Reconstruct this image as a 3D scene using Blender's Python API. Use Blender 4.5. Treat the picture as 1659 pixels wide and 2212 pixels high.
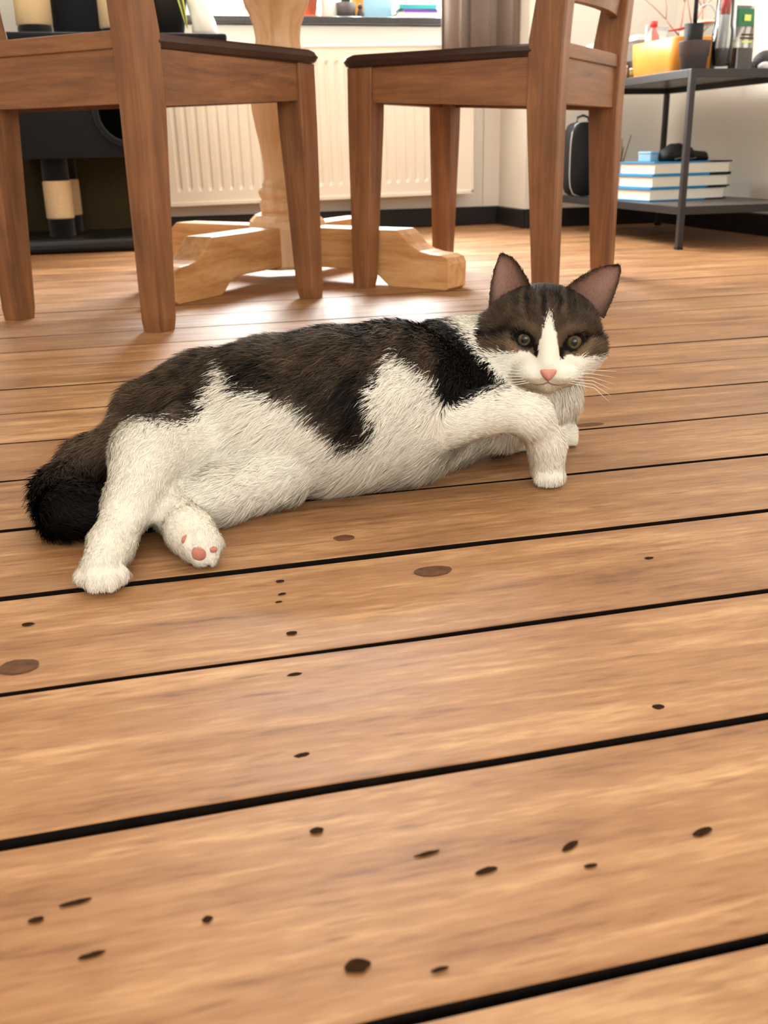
import bpy, bmesh, math, random
import numpy as np
from mathutils import Vector, Matrix

random.seed(7)
rng = np.random.default_rng(7)
for o in list(bpy.data.objects):
    bpy.data.objects.remove(o, do_unlink=True)
SC = bpy.context.scene
COL = SC.collection
PI = math.pi

# ------------------------------------------------------------------ camera
CAM_H = 0.285
AX_R = Vector((0.9685824, -0.2479999, -0.01855212))
AX_U = Vector((0.1019169, 0.32778247, 0.9392399))
AX_F = Vector((0.22685034, 0.91162201, -0.34275972))
cam_data = bpy.data.cameras.new('camera')
cam = bpy.data.objects.new('camera', cam_data)
COL.objects.link(cam)
cam_data.sensor_fit = 'HORIZONTAL'
cam_data.sensor_width = 36.0
cam_data.lens = 2145.43 / 1659.0 * 36.0
cam_data.clip_start = 0.01
cam_data.dof.use_dof = True
cam_data.dof.focus_distance = 0.86
cam_data.dof.aperture_fstop = 19.0
M = Matrix.Identity(4)
for i, ax in enumerate((AX_R, AX_U, -AX_F)):
    for j in range(3):
        M[j][i] = ax[j]
M[2][3] = CAM_H
cam.matrix_world = M
SC.camera = cam

# ------------------------------------------------------------------ light
vs = SC.view_settings
vs.view_transform = 'Standard'
vs.look = 'None'
vs.gamma = 1.0
vs.use_curve_mapping = False
vs.exposure = 0.0

world = bpy.data.worlds.new('world')
SC.world = world
world.use_nodes = True
bg = world.node_tree.nodes['Background']
bg.inputs[0].default_value = (1.0, 0.97, 0.92, 1)
bg.inputs[1].default_value = 1.6

def area_light(name, loc, target, sx, sy, power, col):
    l = bpy.data.lights.new(name, 'AREA')
    l.shape = 'RECTANGLE'
    l.size, l.size_y = sx, sy
    l.energy = power
    l.color = col
    o = bpy.data.objects.new(name, l)
    COL.objects.link(o)
    o.location = loc
    o.rotation_euler = (Vector(target) - Vector(loc)).to_track_quat('-Z', 'Y').to_euler()
    return o
area_light('daylight_far_window', (0.83, 4.12, 1.45), (0.83, 0.0, 1.2), 1.12, 1.36, 340, (1.0, 0.99, 0.97))
area_light('daylight_rear_window', (0.1, -2.52, 1.45), (0.1, 1.0, 1.2), 2.4, 1.6, 80, (1.0, 0.985, 0.955))

# ------------------------------------------------------------------ helpers
def empty(name, loc=(0, 0, 0), rz=0.0, parent=None):
    o = bpy.data.objects.new(name, None)
    o.empty_display_size = 0.05
    COL.objects.link(o)
    o.location = loc
    o.rotation_euler = (0, 0, rz)
    if parent: o.parent = parent
    return o

def tag(o, label=None, cat=None, group=None, kind=None):
    if label: o['label'] = label
    if cat: o['category'] = cat
    if group: o['group'] = group
    if kind: o['kind'] = kind
    return o

def link(name, me, mat=None, parent=None, loc=(0, 0, 0), rot=(0, 0, 0), smooth=False):
    o = bpy.data.objects.new(name, me)
    COL.objects.link(o)
    if mat is not None and not me.materials: me.materials.append(mat)
    if parent: o.parent = parent
    o.location = loc
    o.rotation_euler = rot
    if smooth:
        me.polygons.foreach_set('use_smooth', [True] * len(me.polygons))
    return o

def bm_mesh(bm, name):
    me = bpy.data.meshes.new(name)
    bmesh.ops.recalc_face_normals(bm, faces=bm.faces)
    bm.to_mesh(me)
    bm.free()
    return me

def box_bm(x0, x1, y0, y1, z0, z1, bev=0.0, seg=2, bm=None):
    b = bmesh.new()
    bmesh.ops.create_cube(b, size=1.0)
    for v in b.verts:
        v.co = Vector(((x0 + x1) / 2 + v.co.x * (x1 - x0), (y0 + y1) / 2 + v.co.y * (y1 - y0), (z0 + z1) / 2 + v.co.z * (z1 - z0)))
    if bev > 0:
        bmesh.ops.bevel(b, geom=b.edges[:], offset=bev, segments=seg, profile=0.5, affect='EDGES')
    if bm is None: return b
    me = bpy.data.meshes.new('tmp'); b.to_mesh(me); b.free(); bm.from_mesh(me); bpy.data.meshes.remove(me)
    return bm

def box(name, x0, x1, y0, y1, z0, z1, mat, parent=None, bev=0.0, seg=2, loc=(0, 0, 0), rot=(0, 0, 0), smooth=False):
    return link(name, bm_mesh(box_bm(x0, x1, y0, y1, z0, z1, bev, seg), name), mat, parent, loc, rot, smooth)

def lathe_bm(profile, n=32, bm=None, center=(0, 0, 0)):
    """profile: list of (r, z)"""
    bm = bm or bmesh.new()
    rings = []
    for r, z in profile:
        if r < 1e-6:
            rings.append([bm.verts.new((center[0], center[1], center[2] + z))])
        else:
            rings.append([bm.verts.new((center[0] + r * math.cos(2 * PI * i / n), center[1] + r * math.sin(2 * PI * i / n), center[2] + z)) for i in range(n)])
    for a, b in zip(rings, rings[1:]):
        for i in range(n):
            j = (i + 1) % n
            if len(a) == 1 and len(b) == 1: continue
            if len(a) == 1: bm.faces.new((a[0], b[i], b[j]))
            elif len(b) == 1: bm.faces.new((a[i], b[0], a[j]))
            else: bm.faces.new((a[i], b[i], b[j], a[j]))
    return bm

def lathe(name, profile, mat, parent=None, n=32, loc=(0, 0, 0), rot=(0, 0, 0), smooth=True, auto=None):
    o = link(name, bm_mesh(lathe_bm(profile, n), name), mat, parent, loc, rot, smooth)
    return o

def tube_bm(pts, radii, n=10, bm=None, cap=True):
    bm = bm or bmesh.new()
    pts = [Vector(p) for p in pts]
    if not hasattr(radii, '__len__'): radii = [radii] * len(pts)
    rings = []
    up = Vector((0, 0, 1))
    for i, p in enumerate(pts):
        t = (pts[min(i + 1, len(pts) - 1)] - pts[max(i - 1, 0)]).normalized()
        a = up if abs(t.dot(up)) < 0.95 else Vector((1, 0, 0))
        u = t.cross(a).normalized(); v = t.cross(u)
        rings.append([bm.verts.new(p + radii[i] * (math.cos(2 * PI * k / n) * u + math.sin(2 * PI * k / n) * v)) for k in range(n)])
    for a, b in zip(rings, rings[1:]):
        for i in range(n):
            j = (i + 1) % n
            bm.faces.new((a[i], b[i], b[j], a[j]))
    if cap:
        bm.faces.new(rings[0]); bm.faces.new(rings[-1])
    return bm

def tube(name, pts, radii, mat, parent=None, n=10, smooth=True):
    return link(name, bm_mesh(tube_bm(pts, radii, n), name), mat, parent, smooth=smooth)

def loft_bm(sections, cap=True):
    """sections: list of rings of 3D points with equal counts"""
    bm = bmesh.new()
    rings = [[bm.verts.new(p) for p in s] for s in sections]
    n = len(rings[0])
    for a, b in zip(rings, rings[1:]):
        for i in range(n):
            j = (i + 1) % n
            bm.faces.new((a[i], b[i], b[j], a[j]))
    if cap:
        bm.faces.new(rings[0]); bm.faces.new(rings[-1])
    return bm

def extrude_bm(poly, t, bev=0.0):
    """poly in (s, z), extruded +-t/2 along local y"""
    bm = bmesh.new()
    a = [bm.verts.new((s, -t / 2, z)) for s, z in poly]
    b = [bm.verts.new((s, t / 2, z)) for s, z in poly]
    bm.faces.new(a); bm.faces.new(b[::-1])
    n = len(poly)
    for i in range(n):
        j = (i + 1) % n
        bm.faces.new((a[i], b[i], b[j], a[j]))
    bmesh.ops.recalc_face_normals(bm, faces=bm.faces)
    if bev:
        es = [e for e in bm.edges if abs(e.verts[0].co.y - e.verts[1].co.y) < 1e-6]
        bmesh.ops.bevel(bm, geom=es, offset=bev, segments=2, profile=0.5, affect='EDGES')
    return bm

def rrect(w, d, r, n=4):
    pts = []
    for cx, cy, a0 in ((w / 2 - r, d / 2 - r, 0), (-w / 2 + r, d / 2 - r, PI / 2), (-w / 2 + r, -d / 2 + r, PI), (w / 2 - r, -d / 2 + r, 1.5 * PI)):
        for k in range(n + 1):
            a = a0 + PI / 2 * k / n
            pts.append((cx + r * math.cos(a), cy + r * math.sin(a)))
    return pts

# ------------------------------------------------------------------ materials
def srgb(r, g, b):
    f = lambda c: (c / 255 / 12.92) if c / 255 <= 0.04045 else ((c / 255 + 0.055) / 1.055) ** 2.4
    return (f(r), f(g), f(b), 1.0)

def mat(name, col, rough=0.6, metal=0.0, noise=0.0, nscale=40.0, bump=0.0, spec=0.4, trans=0.0, ior=1.45, alpha=1.0, sheen=0.0):
    m = bpy.data.materials.new(name)
    m.use_nodes = True
    nt = m.node_tree
    p = nt.nodes['Principled BSDF']
    p.inputs['Roughness'].default_value = rough
    p.inputs['Metallic'].default_value = metal
    p.inputs['Specular IOR Level'].default_value = spec
    p.inputs['Transmission Weight'].default_value = trans
    p.inputs['IOR'].default_value = ior
    p.inputs['Alpha'].default_value = alpha
    p.inputs['Sheen Weight'].default_value = sheen
    tc = nt.nodes.new('ShaderNodeTexCoord')
    nz = nt.nodes.new('ShaderNodeTexNoise')
    nz.inputs['Scale'].default_value = nscale
    nz.inputs['Detail'].default_value = 5
    nt.links.new(tc.outputs['Object'], nz.inputs['Vector'])
    mx = nt.nodes.new('ShaderNodeMix'); mx.data_type = 'RGBA'
    lo = tuple(c * (1 - noise) for c in col[:3]) + (1,)
    hi = tuple(min(1, c * (1 + noise)) for c in col[:3]) + (1,)
    mx.inputs['A'].default_value = lo
    mx.inputs['B'].default_value = hi
    nt.links.new(nz.outputs['Fac'], mx.inputs['Factor'])
    nt.links.new(mx.outputs['Result'], p.inputs['Base Color'])
    if bump:
        bp = nt.nodes.new('ShaderNodeBump')
        bp.inputs['Strength'].default_value = bump
        bp.inputs['Distance'].default_value = 0.002
        nt.links.new(nz.outputs['Fac'], bp.inputs['Height'])
        nt.links.new(bp.outputs['Normal'], p.inputs['Normal'])
    return m

def wood(name, stops, grain=(1.2, 26, 26), rough=0.4, coat=0.0, knots=0.0, per_object=False, blotch=0.35, bump=0.15, spec=0.45, fine=1.0, fleck=0.0):
    """pine-like wood, grain along object X; stops: list of (pos, colour)"""
    m = bpy.data.materials.new(name); m.use_nodes = True
    nt = m.node_tree; N = nt.nodes; L = nt.links
    p = N['Principled BSDF']
    tc = N.new('ShaderNodeTexCoord')
    src = tc.outputs['Object']
    if per_object:
        oi = N.new('ShaderNodeObjectInfo')
        mu = N.new('ShaderNodeMath'); mu.operation = 'MULTIPLY'; mu.inputs[1].default_value = 37.0
        L.new(oi.outputs['Random'], mu.inputs[0])
        cb = N.new('ShaderNodeCombineXYZ')
        L.new(mu.outputs[0], cb.inputs[0]); L.new(mu.outputs[0], cb.inputs[2])
        ad = N.new('ShaderNodeVectorMath'); ad.operation = 'ADD'
        L.new(src, ad.inputs[0]); L.new(cb.outputs[0], ad.inputs[1])
        src = ad.outputs[0]
    mp = N.new('ShaderNodeMapping'); mp.inputs['Scale'].default_value = grain
    L.new(src, mp.inputs['Vector'])
    n1 = N.new('ShaderNodeTexNoise'); n1.inputs['Scale'].default_value = 1.6; n1.inputs['Detail'].default_value = 6; n1.inputs['Roughness'].default_value = 0.62; n1.inputs['Distortion'].default_value = 0.6
    L.new(mp.outputs[0], n1.inputs['Vector'])
    # fine short fibres
    mp2 = N.new('ShaderNodeMapping'); mp2.inputs['Scale'].default_value = (grain[0] * 12, grain[1] * 6, grain[2] * 6)
    L.new(src, mp2.inputs['Vector'])
    n2 = N.new('ShaderNodeTexNoise'); n2.inputs['Scale'].default_value = 1.5; n2.inputs['Detail'].default_value = 4
    L.new(mp2.outputs[0], n2.inputs['Vector'])
    # soft blotches
    mp3 = N.new('ShaderNodeMapping'); mp3.inputs['Scale'].default_value = (6, 14, 14)
    L.new(src, mp3.inputs['Vector'])
    n3 = N.new('ShaderNodeTexNoise'); n3.inputs['Scale'].default_value = 1.0; n3.inputs['Detail'].default_value = 5
    L.new(mp3.outputs[0], n3.inputs['Vector'])
    a = N.new('ShaderNodeMath'); a.operation = 'MULTIPLY_ADD'; a.inputs[1].default_value = blotch
    L.new(n3.outputs['Fac'], a.inputs[0]); L.new(n1.outputs['Fac'], a.inputs[2])
    b = N.new('ShaderNodeMath'); b.operation = 'MULTIPLY_ADD'; b.inputs[1].default_value = 0.22 * fine
    L.new(n2.outputs['Fac'], b.inputs[0]); L.new(a.outputs[0], b.inputs[2])
    c = N.new('ShaderNodeMath'); c.operation = 'SUBTRACT'; c.inputs[1].default_value = 0.5 * (blotch + 0.22 * fine)
    L.new(b.outputs[0], c.inputs[0])
    cr = N.new('ShaderNodeValToRGB')
    e = cr.color_ramp.elements
    e[0].position, e[0].color = stops[0]
    e[1].position, e[1].color = stops[-1]
    for s in stops[1:-1]:
        q = e.new(s[0]); q.color = s[1]
    L.new(c.outputs[0], cr.inputs['Fac'])
    out = cr.outputs['Color']
    if fleck:
        mpf = N.new('ShaderNodeMapping'); mpf.inputs['Scale'].default_value = (26, 170, 170)
        L.new(src, mpf.inputs['Vector'])
        nf = N.new('ShaderNodeTexNoise'); nf.inputs['Scale'].default_value = 1.0; nf.inputs['Detail'].default_value = 3
        L.new(mpf.outputs[0], nf.inputs['Vector'])
        mf = N.new('ShaderNodeMapRange'); mf.inputs['From Min'].default_value = 0.60; mf.inputs['From Max'].default_value = 0.78; mf.inputs['To Max'].default_value = fleck
        L.new(nf.outputs['Fac'], mf.inputs['Value'])
        mk = N.new('ShaderNodeMix'); mk.data_type = 'RGBA'
        mk.inputs['B'].default_value = srgb(104, 66, 38)
        L.new(mf.outputs[0], mk.inputs['Factor']); L.new(out, mk.inputs['A'])
        out = mk.outputs['Result']
    if knots:
        mpk = N.new('ShaderNodeMapping'); mpk.inputs['Scale'].default_value = (knots, knots * 2.6, knots * 2.6)
        L.new(src, mpk.inputs['Vector'])
        vk = N.new('ShaderNodeTexVoronoi'); vk.inputs['Scale'].default_value = 1.0
        L.new(mpk.outputs[0], vk.inputs['Vector'])
        wn = N.new('ShaderNodeMath'); wn.operation = 'MULTIPLY_ADD'; wn.inputs[1].default_value = 0.05
        L.new(n2.outputs['Fac'], wn.inputs[0]); L.new(vk.outputs['Distance'], wn.inputs[2])
        mr = N.new('ShaderNodeMapRange'); mr.inputs['From Min'].default_value = 0.055; mr.inputs['From Max'].default_value = 0.115
        mr.inputs['To Min'].default_value = 0.8; mr.inputs['To Max'].default_value = 0.0
        L.new(wn.outputs[0], mr.inputs['Value'])
        mk = N.new('ShaderNodeMix'); mk.data_type = 'RGBA'
        mk.inputs['B'].default_value = srgb(92, 60, 40)
        L.new(mr.outputs[0], mk.inputs['Factor']); L.new(out, mk.inputs['A'])
        out = mk.outputs['Result']
    if per_object:
        hs = N.new('ShaderNodeHueSaturation')
        mr2 = N.new('ShaderNodeMapRange'); mr2.inputs['To Min'].default_value = 0.90; mr2.inputs['To Max'].default_value = 1.10
        L.new(oi.outputs['Random'], mr2.inputs['Value'])
        L.new(mr2.outputs[0], hs.inputs['Value'])
        L.new(out, hs.inputs['Color'])
        out = hs.outputs['Color']
    L.new(out, p.inputs['Base Color'])
    # gloss breaks up with the blotches
    mr3 = N.new('ShaderNodeMapRange'); mr3.inputs['To Min'].default_value = max(0.05, rough - 0.12); mr3.inputs['To Max'].default_value = rough + 0.14
    L.new(n3.outputs['Fac'], mr3.inputs['Value']); L.new(mr3.outputs[0], p.inputs['Roughness'])
    p.inputs['Specular IOR Level'].default_value = spec
    p.inputs['Coat Weight'].default_value = coat
    p.inputs['Coat Roughness'].default_value = 0.25
    bp = N.new('ShaderNodeBump'); bp.inputs['Strength'].default_value = bump; bp.inputs['Distance'].default_value = 0.0012
    L.new(c.outputs[0], bp.inputs['Height']); L.new(bp.outputs['Normal'], p.inputs['Normal'])
    return m

M_FLOOR = wood('floor_pine', [(0.16, srgb(92, 58, 34)), (0.38, srgb(140, 98, 62)), (0.56, srgb(158, 116, 78)), (0.80, srgb(192, 152, 108))],
               grain=(2.4, 30, 30), rough=0.44, coat=0.0, spec=0.30, per_object=True, blotch=0.6, bump=0.22, fine=2.2, fleck=0.75)
M_GAP = mat('floor_gap_dirt', srgb(22, 15, 11), 0.95, noise=0.7, nscale=60, spec=0.1)
M_KNOT = wood('floor_knot', [(0.3, srgb(74, 50, 36)), (0.7, srgb(110, 76, 54))], grain=(40, 90, 90), rough=0.6, spec=0.1)
M_MARK = mat('floor_mark', srgb(48, 30, 18), 0.9, noise=0.5, nscale=300, spec=0.05)
M_PAINTMARK = mat('floor_scar', srgb(186, 180, 174), 0.5, noise=0.4, nscale=200)
M_CHAIR = wood('chair_pine', [(0.22, srgb(88, 54, 30)), (0.5, srgb(126, 82, 48)), (0.8, srgb(156, 108, 68))], grain=(26, 26, 2.0), rough=0.42, blotch=0.3, bump=0.1, knots=0.0)
M_CHAIRH = wood('chair_pine_rail', [(0.22, srgb(88, 54, 30)), (0.5, srgb(126, 82, 48)), (0.8, srgb(156, 108, 68))], grain=(2.2, 26, 26), rough=0.42, blotch=0.3, bump=0.1)
M_CHAIRS = wood('chair_pine_side', [(0.22, srgb(88, 54, 30)), (0.5, srgb(126, 82, 48)), (0.8, srgb(156, 108, 68))], grain=(26, 2.2, 26), rough=0.42, blotch=0.3, bump=0.1)
M_SEAT = wood('chair_seat_dark', [(0.2, srgb(34, 21, 17)), (0.5, srgb(52, 33, 27)), (0.8, srgb(72, 46, 36))], grain=(26, 2.5, 26), rough=0.45, blotch=0.3)
M_TABLE = wood('table_pine', [(0.25, srgb(206, 158, 108)), (0.5, srgb(230, 192, 146)), (0.78, srgb(242, 212, 172))], grain=(22, 22, 2.2), rough=0.4, blotch=0.3, bump=0.08)
M_TABLEH = wood('table_pine_foot', [(0.25, srgb(168, 114, 64)), (0.5, srgb(206, 154, 100)), (0.78, srgb(228, 184, 134))], grain=(2.6, 24, 24), rough=0.4, blotch=0.3, bump=0.08)
M_WALL = mat('wall_plaster', srgb(238, 233, 224), 0.85, noise=0.03, nscale=8, bump=0.08, spec=0.2)
M_PANEL = mat('wall_panel_white', srgb(240, 240, 236), 0.55, noise=0.02, nscale=8)
M_CEIL = mat('ceiling_white', srgb(240, 236, 228), 0.9, noise=0.02)
M_BASE = mat('baseboard_black', srgb(30, 28, 30), 0.45, noise=0.15, nscale=20)
M_BASEG = mat('baseboard_grey', srgb(96, 100, 100), 0.55, noise=0.1, nscale=20)
M_RAD = mat('radiator_enamel', srgb(246, 240, 228), 0.35, noise=0.02, nscale=6)
M_SILL = mat('sill_stone', srgb(62, 62, 66), 0.3, noise=0.5, nscale=90)
M_FRAME = mat('window_frame_white', srgb(240, 240, 236), 0.4, noise=0.02)
M_CURT = mat('curtain_taupe', srgb(128, 114, 106), 0.9, noise=0.06, nscale=120, bump=0.1, sheen=0.2)
M_BLACKM = mat('black_steel', srgb(40, 38, 40), 0.4, metal=0.0, noise=0.15, nscale=60, spec=0.5)
M_SHELFB = mat('shelf_board_grey', srgb(84, 78, 76), 0.35, noise=0.1, nscale=30)
M_PLUSH = mat('black_plush', srgb(24, 26, 30), 0.95, noise=0.3, nscale=200, bump=0.6, spec=0.1, sheen=0.25)
M_SISAL = mat('cream_sisal', srgb(226, 202, 160), 0.9, noise=0.12, nscale=150, bump=0.5)
M_WALLSHADE = mat('olive_wall_shade', srgb(74, 66, 46), .95, noise=.2, nscale=150, bump=.3, spec=.1)  # dark olive of the wall in shade, put into the colour
M_LEATHER = mat('black_base_board', srgb(20, 20, 22), 0.35, noise=0.2, nscale=60)
M_GREY = mat('grey_plastic', srgb(84, 78, 80), 0.5, noise=0.06)
M_BLACK = mat('black_matte', srgb(20, 20, 22), 0.7, noise=0.2, nscale=80)
M_WHITE = mat('white_matte', srgb(238, 236, 230), 0.6, noise=0.03)
M_TERRA = mat('terracotta', srgb(206, 120, 88), 0.8, noise=0.1, nscale=30)
M_ORANGE = mat('orange_glaze', srgb(222, 150, 62), 0.35, noise=0.22, nscale=18)
M_PINK = mat('pink_glass', srgb(226, 120, 120), 0.3, noise=0.05)
M_RED = mat('red_ribbon', srgb(206, 70, 66), 0.5, noise=0.05)
M_BLUE = mat('book_blue', srgb(42, 142, 200), 0.4, noise=0.08)
M_LBLUE = mat('light_blue', srgb(150, 196, 220), 0.5, noise=0.04)
M_PAGES = mat('book_pages', srgb(238, 230, 214), 0.85, noise=0.05, nscale=200)
M_PURPLE = mat('book_purple', srgb(108, 68, 170), 0.4, noise=0.05)
M_LIME = mat('book_lime', srgb(214, 226, 120), 0.5, noise=0.05)
M_TEAL = mat('book_teal', srgb(60, 166, 176), 0.5, noise=0.05)
M_GREEN = mat('leaf_green', srgb(56, 84, 46), 0.5, noise=0.3, nscale=60)
M_YGREEN = mat('leaf_margin_yellow', srgb(206, 222, 92), 0.45, noise=0.08)
M_LEAFD = mat('leaf_centre_dark', srgb(66, 58, 42), 0.5, noise=0.35, nscale=120)
M_STEM = mat('stem_dark', srgb(34, 30, 28), 0.6)
M_CORAL = mat('coral_twigs', srgb(206, 150, 136), 0.7, noise=0.1)
M_TWIG = mat('brown_twig', srgb(140, 108, 70), 0.8, noise=0.2)
M_STONE = mat('dark_stone', srgb(58, 54, 58), 0.6, noise=0.25, nscale=60)
M_STONEL = mat('pale_stone', srgb(206, 206, 210), 0.5, noise=0.1, nscale=60)
M_BEANS = mat('dark_beans', srgb(52, 36, 38), 0.7, noise=0.5, nscale=120)
M_TIN = mat('pale_tin', srgb(222, 216, 200), 0.3, metal=0.4, noise=0.08)
M_GOLD = mat('gold_band', srgb(190, 160, 90), 0.35, metal=0.6, noise=0.1)
M_BRASS = mat('valve_metal', srgb(120, 112, 100), 0.4, metal=0.7)
M_LAMPW = mat('plastic_film', srgb(238, 238, 232), 0.35, noise=0.05, nscale=30, bump=0.3)

def glass(name, col, fac=0.88, rough=0.05):
    """thin clear sheet: mostly see-through with a glossy coat"""
    m = bpy.data.materials.new(name); m.use_nodes = True
    nt = m.node_tree; N = nt.nodes; L = nt.links
    N.remove(N['Principled BSDF'])
    t = N.new('ShaderNodeBsdfTransparent'); t.inputs[0].default_value = col
    g = N.new('ShaderNodeBsdfGlossy'); g.inputs['Roughness'].default_value = rough
    lw = N.new('ShaderNodeLayerWeight'); lw.inputs['Blend'].default_value = 1 - fac
    mx = N.new('ShaderNodeMixShader')
    L.new(lw.outputs['Fresnel'], mx.inputs[0]); L.new(t.outputs[0], mx.inputs[1]); L.new(g.outputs[0], mx.inputs[2])
    L.new(mx.outputs[0], N['Material Output'].inputs[0])
    return m
M_PANE = glass('window_glass', (0.97, 0.98, 0.98, 1), 0.94, 0.02)
M_GLASS = glass('clear_glass', (0.90, 0.92, 0.92, 1), 0.72, 0.08)
M_FILM = glass('clear_film', (0.82, 0.83, 0.82, 1), 0.55, 0.25)

# ------------------------------------------------------------------ room shell
XL, XR, YB, YF, ZC = -1.8, 2.02, -2.4, 3.87, 2.6
XA = 1.455          # inner corner of the window bay
YA = 3.60           # wall behind the shelf
XC = -0.36          # projecting wall left of the window bay
YC = 2.72
T = 0.12
WX0, WX1, WZ0, WZ1 = 0.27, 1.39, 0.735, 2.10

def struct(o, label, cat):
    return tag(o, label, cat, kind='structure')

def multi_box(name, boxes, m, parent=None, bev=0.0):
    bm = bmesh.new()
    for b in boxes: box_bm(*b, bev, 2, bm)
    return link(name, bm_mesh(bm, name), m, parent)

struct(multi_box('wall_far', [(XC - T, WX0, YF, YF + 0.3, 0, ZC), (WX1, XA + 0.6, YF, YF + 0.3, 0, ZC), (WX0, WX1, YF, YF + 0.3, WZ1, ZC), (WX0, WX1, YF + 0.01, YF + 0.3, 0, WZ0 - 0.03)], M_WALL),
       'cream plaster wall holding the window, behind the radiator', 'wall')
struct(multi_box('wall_alcove', [(XA, XA + 0.6, YA, YF, 0, ZC), (XA + 0.6, XR + T, YA, YA + 0.3, 0, ZC)], M_WALL),
       'pale wall step beside the curtain and behind the black shelf', 'wall')
struct(box('wall_right', XR, XR + T, YB, YA, 0, ZC, M_WALL), 'pale wall at the right behind the metal shelf', 'wall')
struct(multi_box('wall_left', [(XC - T, XC, YC, YF, 0, ZC), (XL - T, XC - T, YC, YC + T, 0, ZC), (XL - T, XL, YB, YC, 0, ZC)], M_WALL),
       'cream wall at the left edge beside the cat tree', 'wall')
RW = (-1.1, 1.3, 0.65, 2.25)
struct(multi_box('wall_rear', [(XL - T, RW[0], YB - T, YB, 0, ZC), (RW[1], XR + T, YB - T, YB, 0, ZC), (RW[0], RW[1], YB - T, YB, RW[3], ZC), (RW[0], RW[1], YB - T, YB, 0, RW[2])], M_WALL),
       'plaster wall behind the camera with a wide window opening', 'wall')
struct(box('ceiling', XL - T, XR + T, YB - T, YF + 0.3, ZC, ZC + 0.1, M_CEIL), 'white ceiling above the room', 'ceiling')

# white panel between sill and radiator
struct(box('trim_1', WX0, WX1, YF - 0.002, YF + 0.012, 0.62, WZ0 - 0.03, M_PANEL), 'white painted panel between sill and radiator', 'trim')

# baseboards
def baseboard(name, x0, x1, y0, y1, h, m, label):
    struct(box(name, x0, x1, y0, y1, 0.0, h, m, bev=0.004), label, 'baseboard')
baseboard('baseboard_far', XC, XA, YF - 0.014, YF, 0.068, M_BASE, 'black baseboard under the radiator along the far wall')
baseboard('baseboard_bay', XA - 0.014, XA, YA - 0.014, YF, 0.068, M_BASE, 'short black baseboard on the wall step beside the curtain')
baseboard('baseboard_alcove', XA, XR, YA - 0.014, YA, 0.068, M_BASE, 'black baseboard behind the metal shelf')
baseboard('baseboard_right', XR - 0.014, XR, YB, YA, 0.068, M_BASE, 'black baseboard along the right wall under the shelf')
baseboard('baseboard_left', XC, XC + 0.014, YC, YF, 0.078, M_BASEG, 'grey baseboard at the left edge of the floor')

# floor: dark underlay with one object per plank
floor = struct(box('floor', XL, XR, YB, YF, -0.06, -0.030, M_GAP), 'worn varnished pine plank floor with dark gaps', 'floor')
PW, P0 = 0.137680, 0.25627      # plank pitch, and the joint nearest the camera in view
GAPS = {0: .0046, 1: .0056, 2: .0062, 3: .0066, 4: .0048, 5: .0046, 6: .0052, 7: .0040, 8: .0042, 9: .0040}
i0 = math.floor((YB - P0) / PW)
i1 = math.ceil((YF - P0) / PW)
PLANKS = {}
for i in range(i0, i1):
    ya = P0 + i * PW + GAPS.get(i, 0.0034) / 2
    yb = P0 + (i + 1) * PW - GAPS.get(i + 1, 0.0034) / 2
    ya, yb = max(ya, YB), min(yb, YF)
    if yb - ya < 0.01: continue
    hw = (yb - ya) / 2
    dz = -0.0009 * random.random()
    c = 0.0010
    prof = [(-hw, -0.030), (-hw, dz - c), (-hw + 0.3 * c, dz - 0.35 * c), (-hw + 1.2 * c, dz), (0, dz + 0.0004), (hw - 1.2 * c, dz), (hw - 0.3 * c, dz - 0.35 * c), (hw, dz - c), (hw, -0.030)]
    xs = np.linspace(XL, XR, 44)
    secs = []
    for x in xs:
        wob = 0.0007 * math.sin(x * 9 + i * 2.1) + 0.0005 * math.sin(x * 23 + i)
        secs.append([(x, y + (wob if abs(y) > 0.5 * hw else 0), z) for y, z in prof])
    me = bm_mesh(loft_bm(secs), 'plank')
    pl = link('plank', me, M_FLOOR, floor, loc=(0, (ya + yb) / 2, 0), smooth=False)
    me.materials.append(M_GAP)
    for pg in me.polygons:
        if abs(pg.normal.y) > 0.8: pg.material_index = 1
    PLANKS[i] = pl

def blob_mesh(name, rx, ry, h, n=14, jag=0.25):
    bm = bmesh.new()
    ring = [bm.verts.new((rx * math.cos(2 * PI * k / n) * (1 + jag * (random.random() - .5)), ry * math.sin(2 * PI * k / n) * (1 + jag * (random.random() - .5)), 0)) for k in range(n)]
    top = [bm.verts.new((v.co.x * .8, v.co.y * .8, h)) for v in ring]
    for k in range(n):
        bm.faces.new((ring[k], ring[(k + 1) % n], top[(k + 1) % n], top[k]))
    bm.faces.new(top)
    return bm_mesh(bm, name)

def on_plank(name, x, y, rx, ry, m, rz=0.0, jag=0.25):
    i = math.floor((y - P0) / PW)
    pl = PLANKS[i]
    link(name, blob_mesh(name, rx, ry, 0.00015, jag=jag), m, pl, loc=(x, y - pl.location.y, 0.0001), rot=(0, 0, rz))

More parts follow.
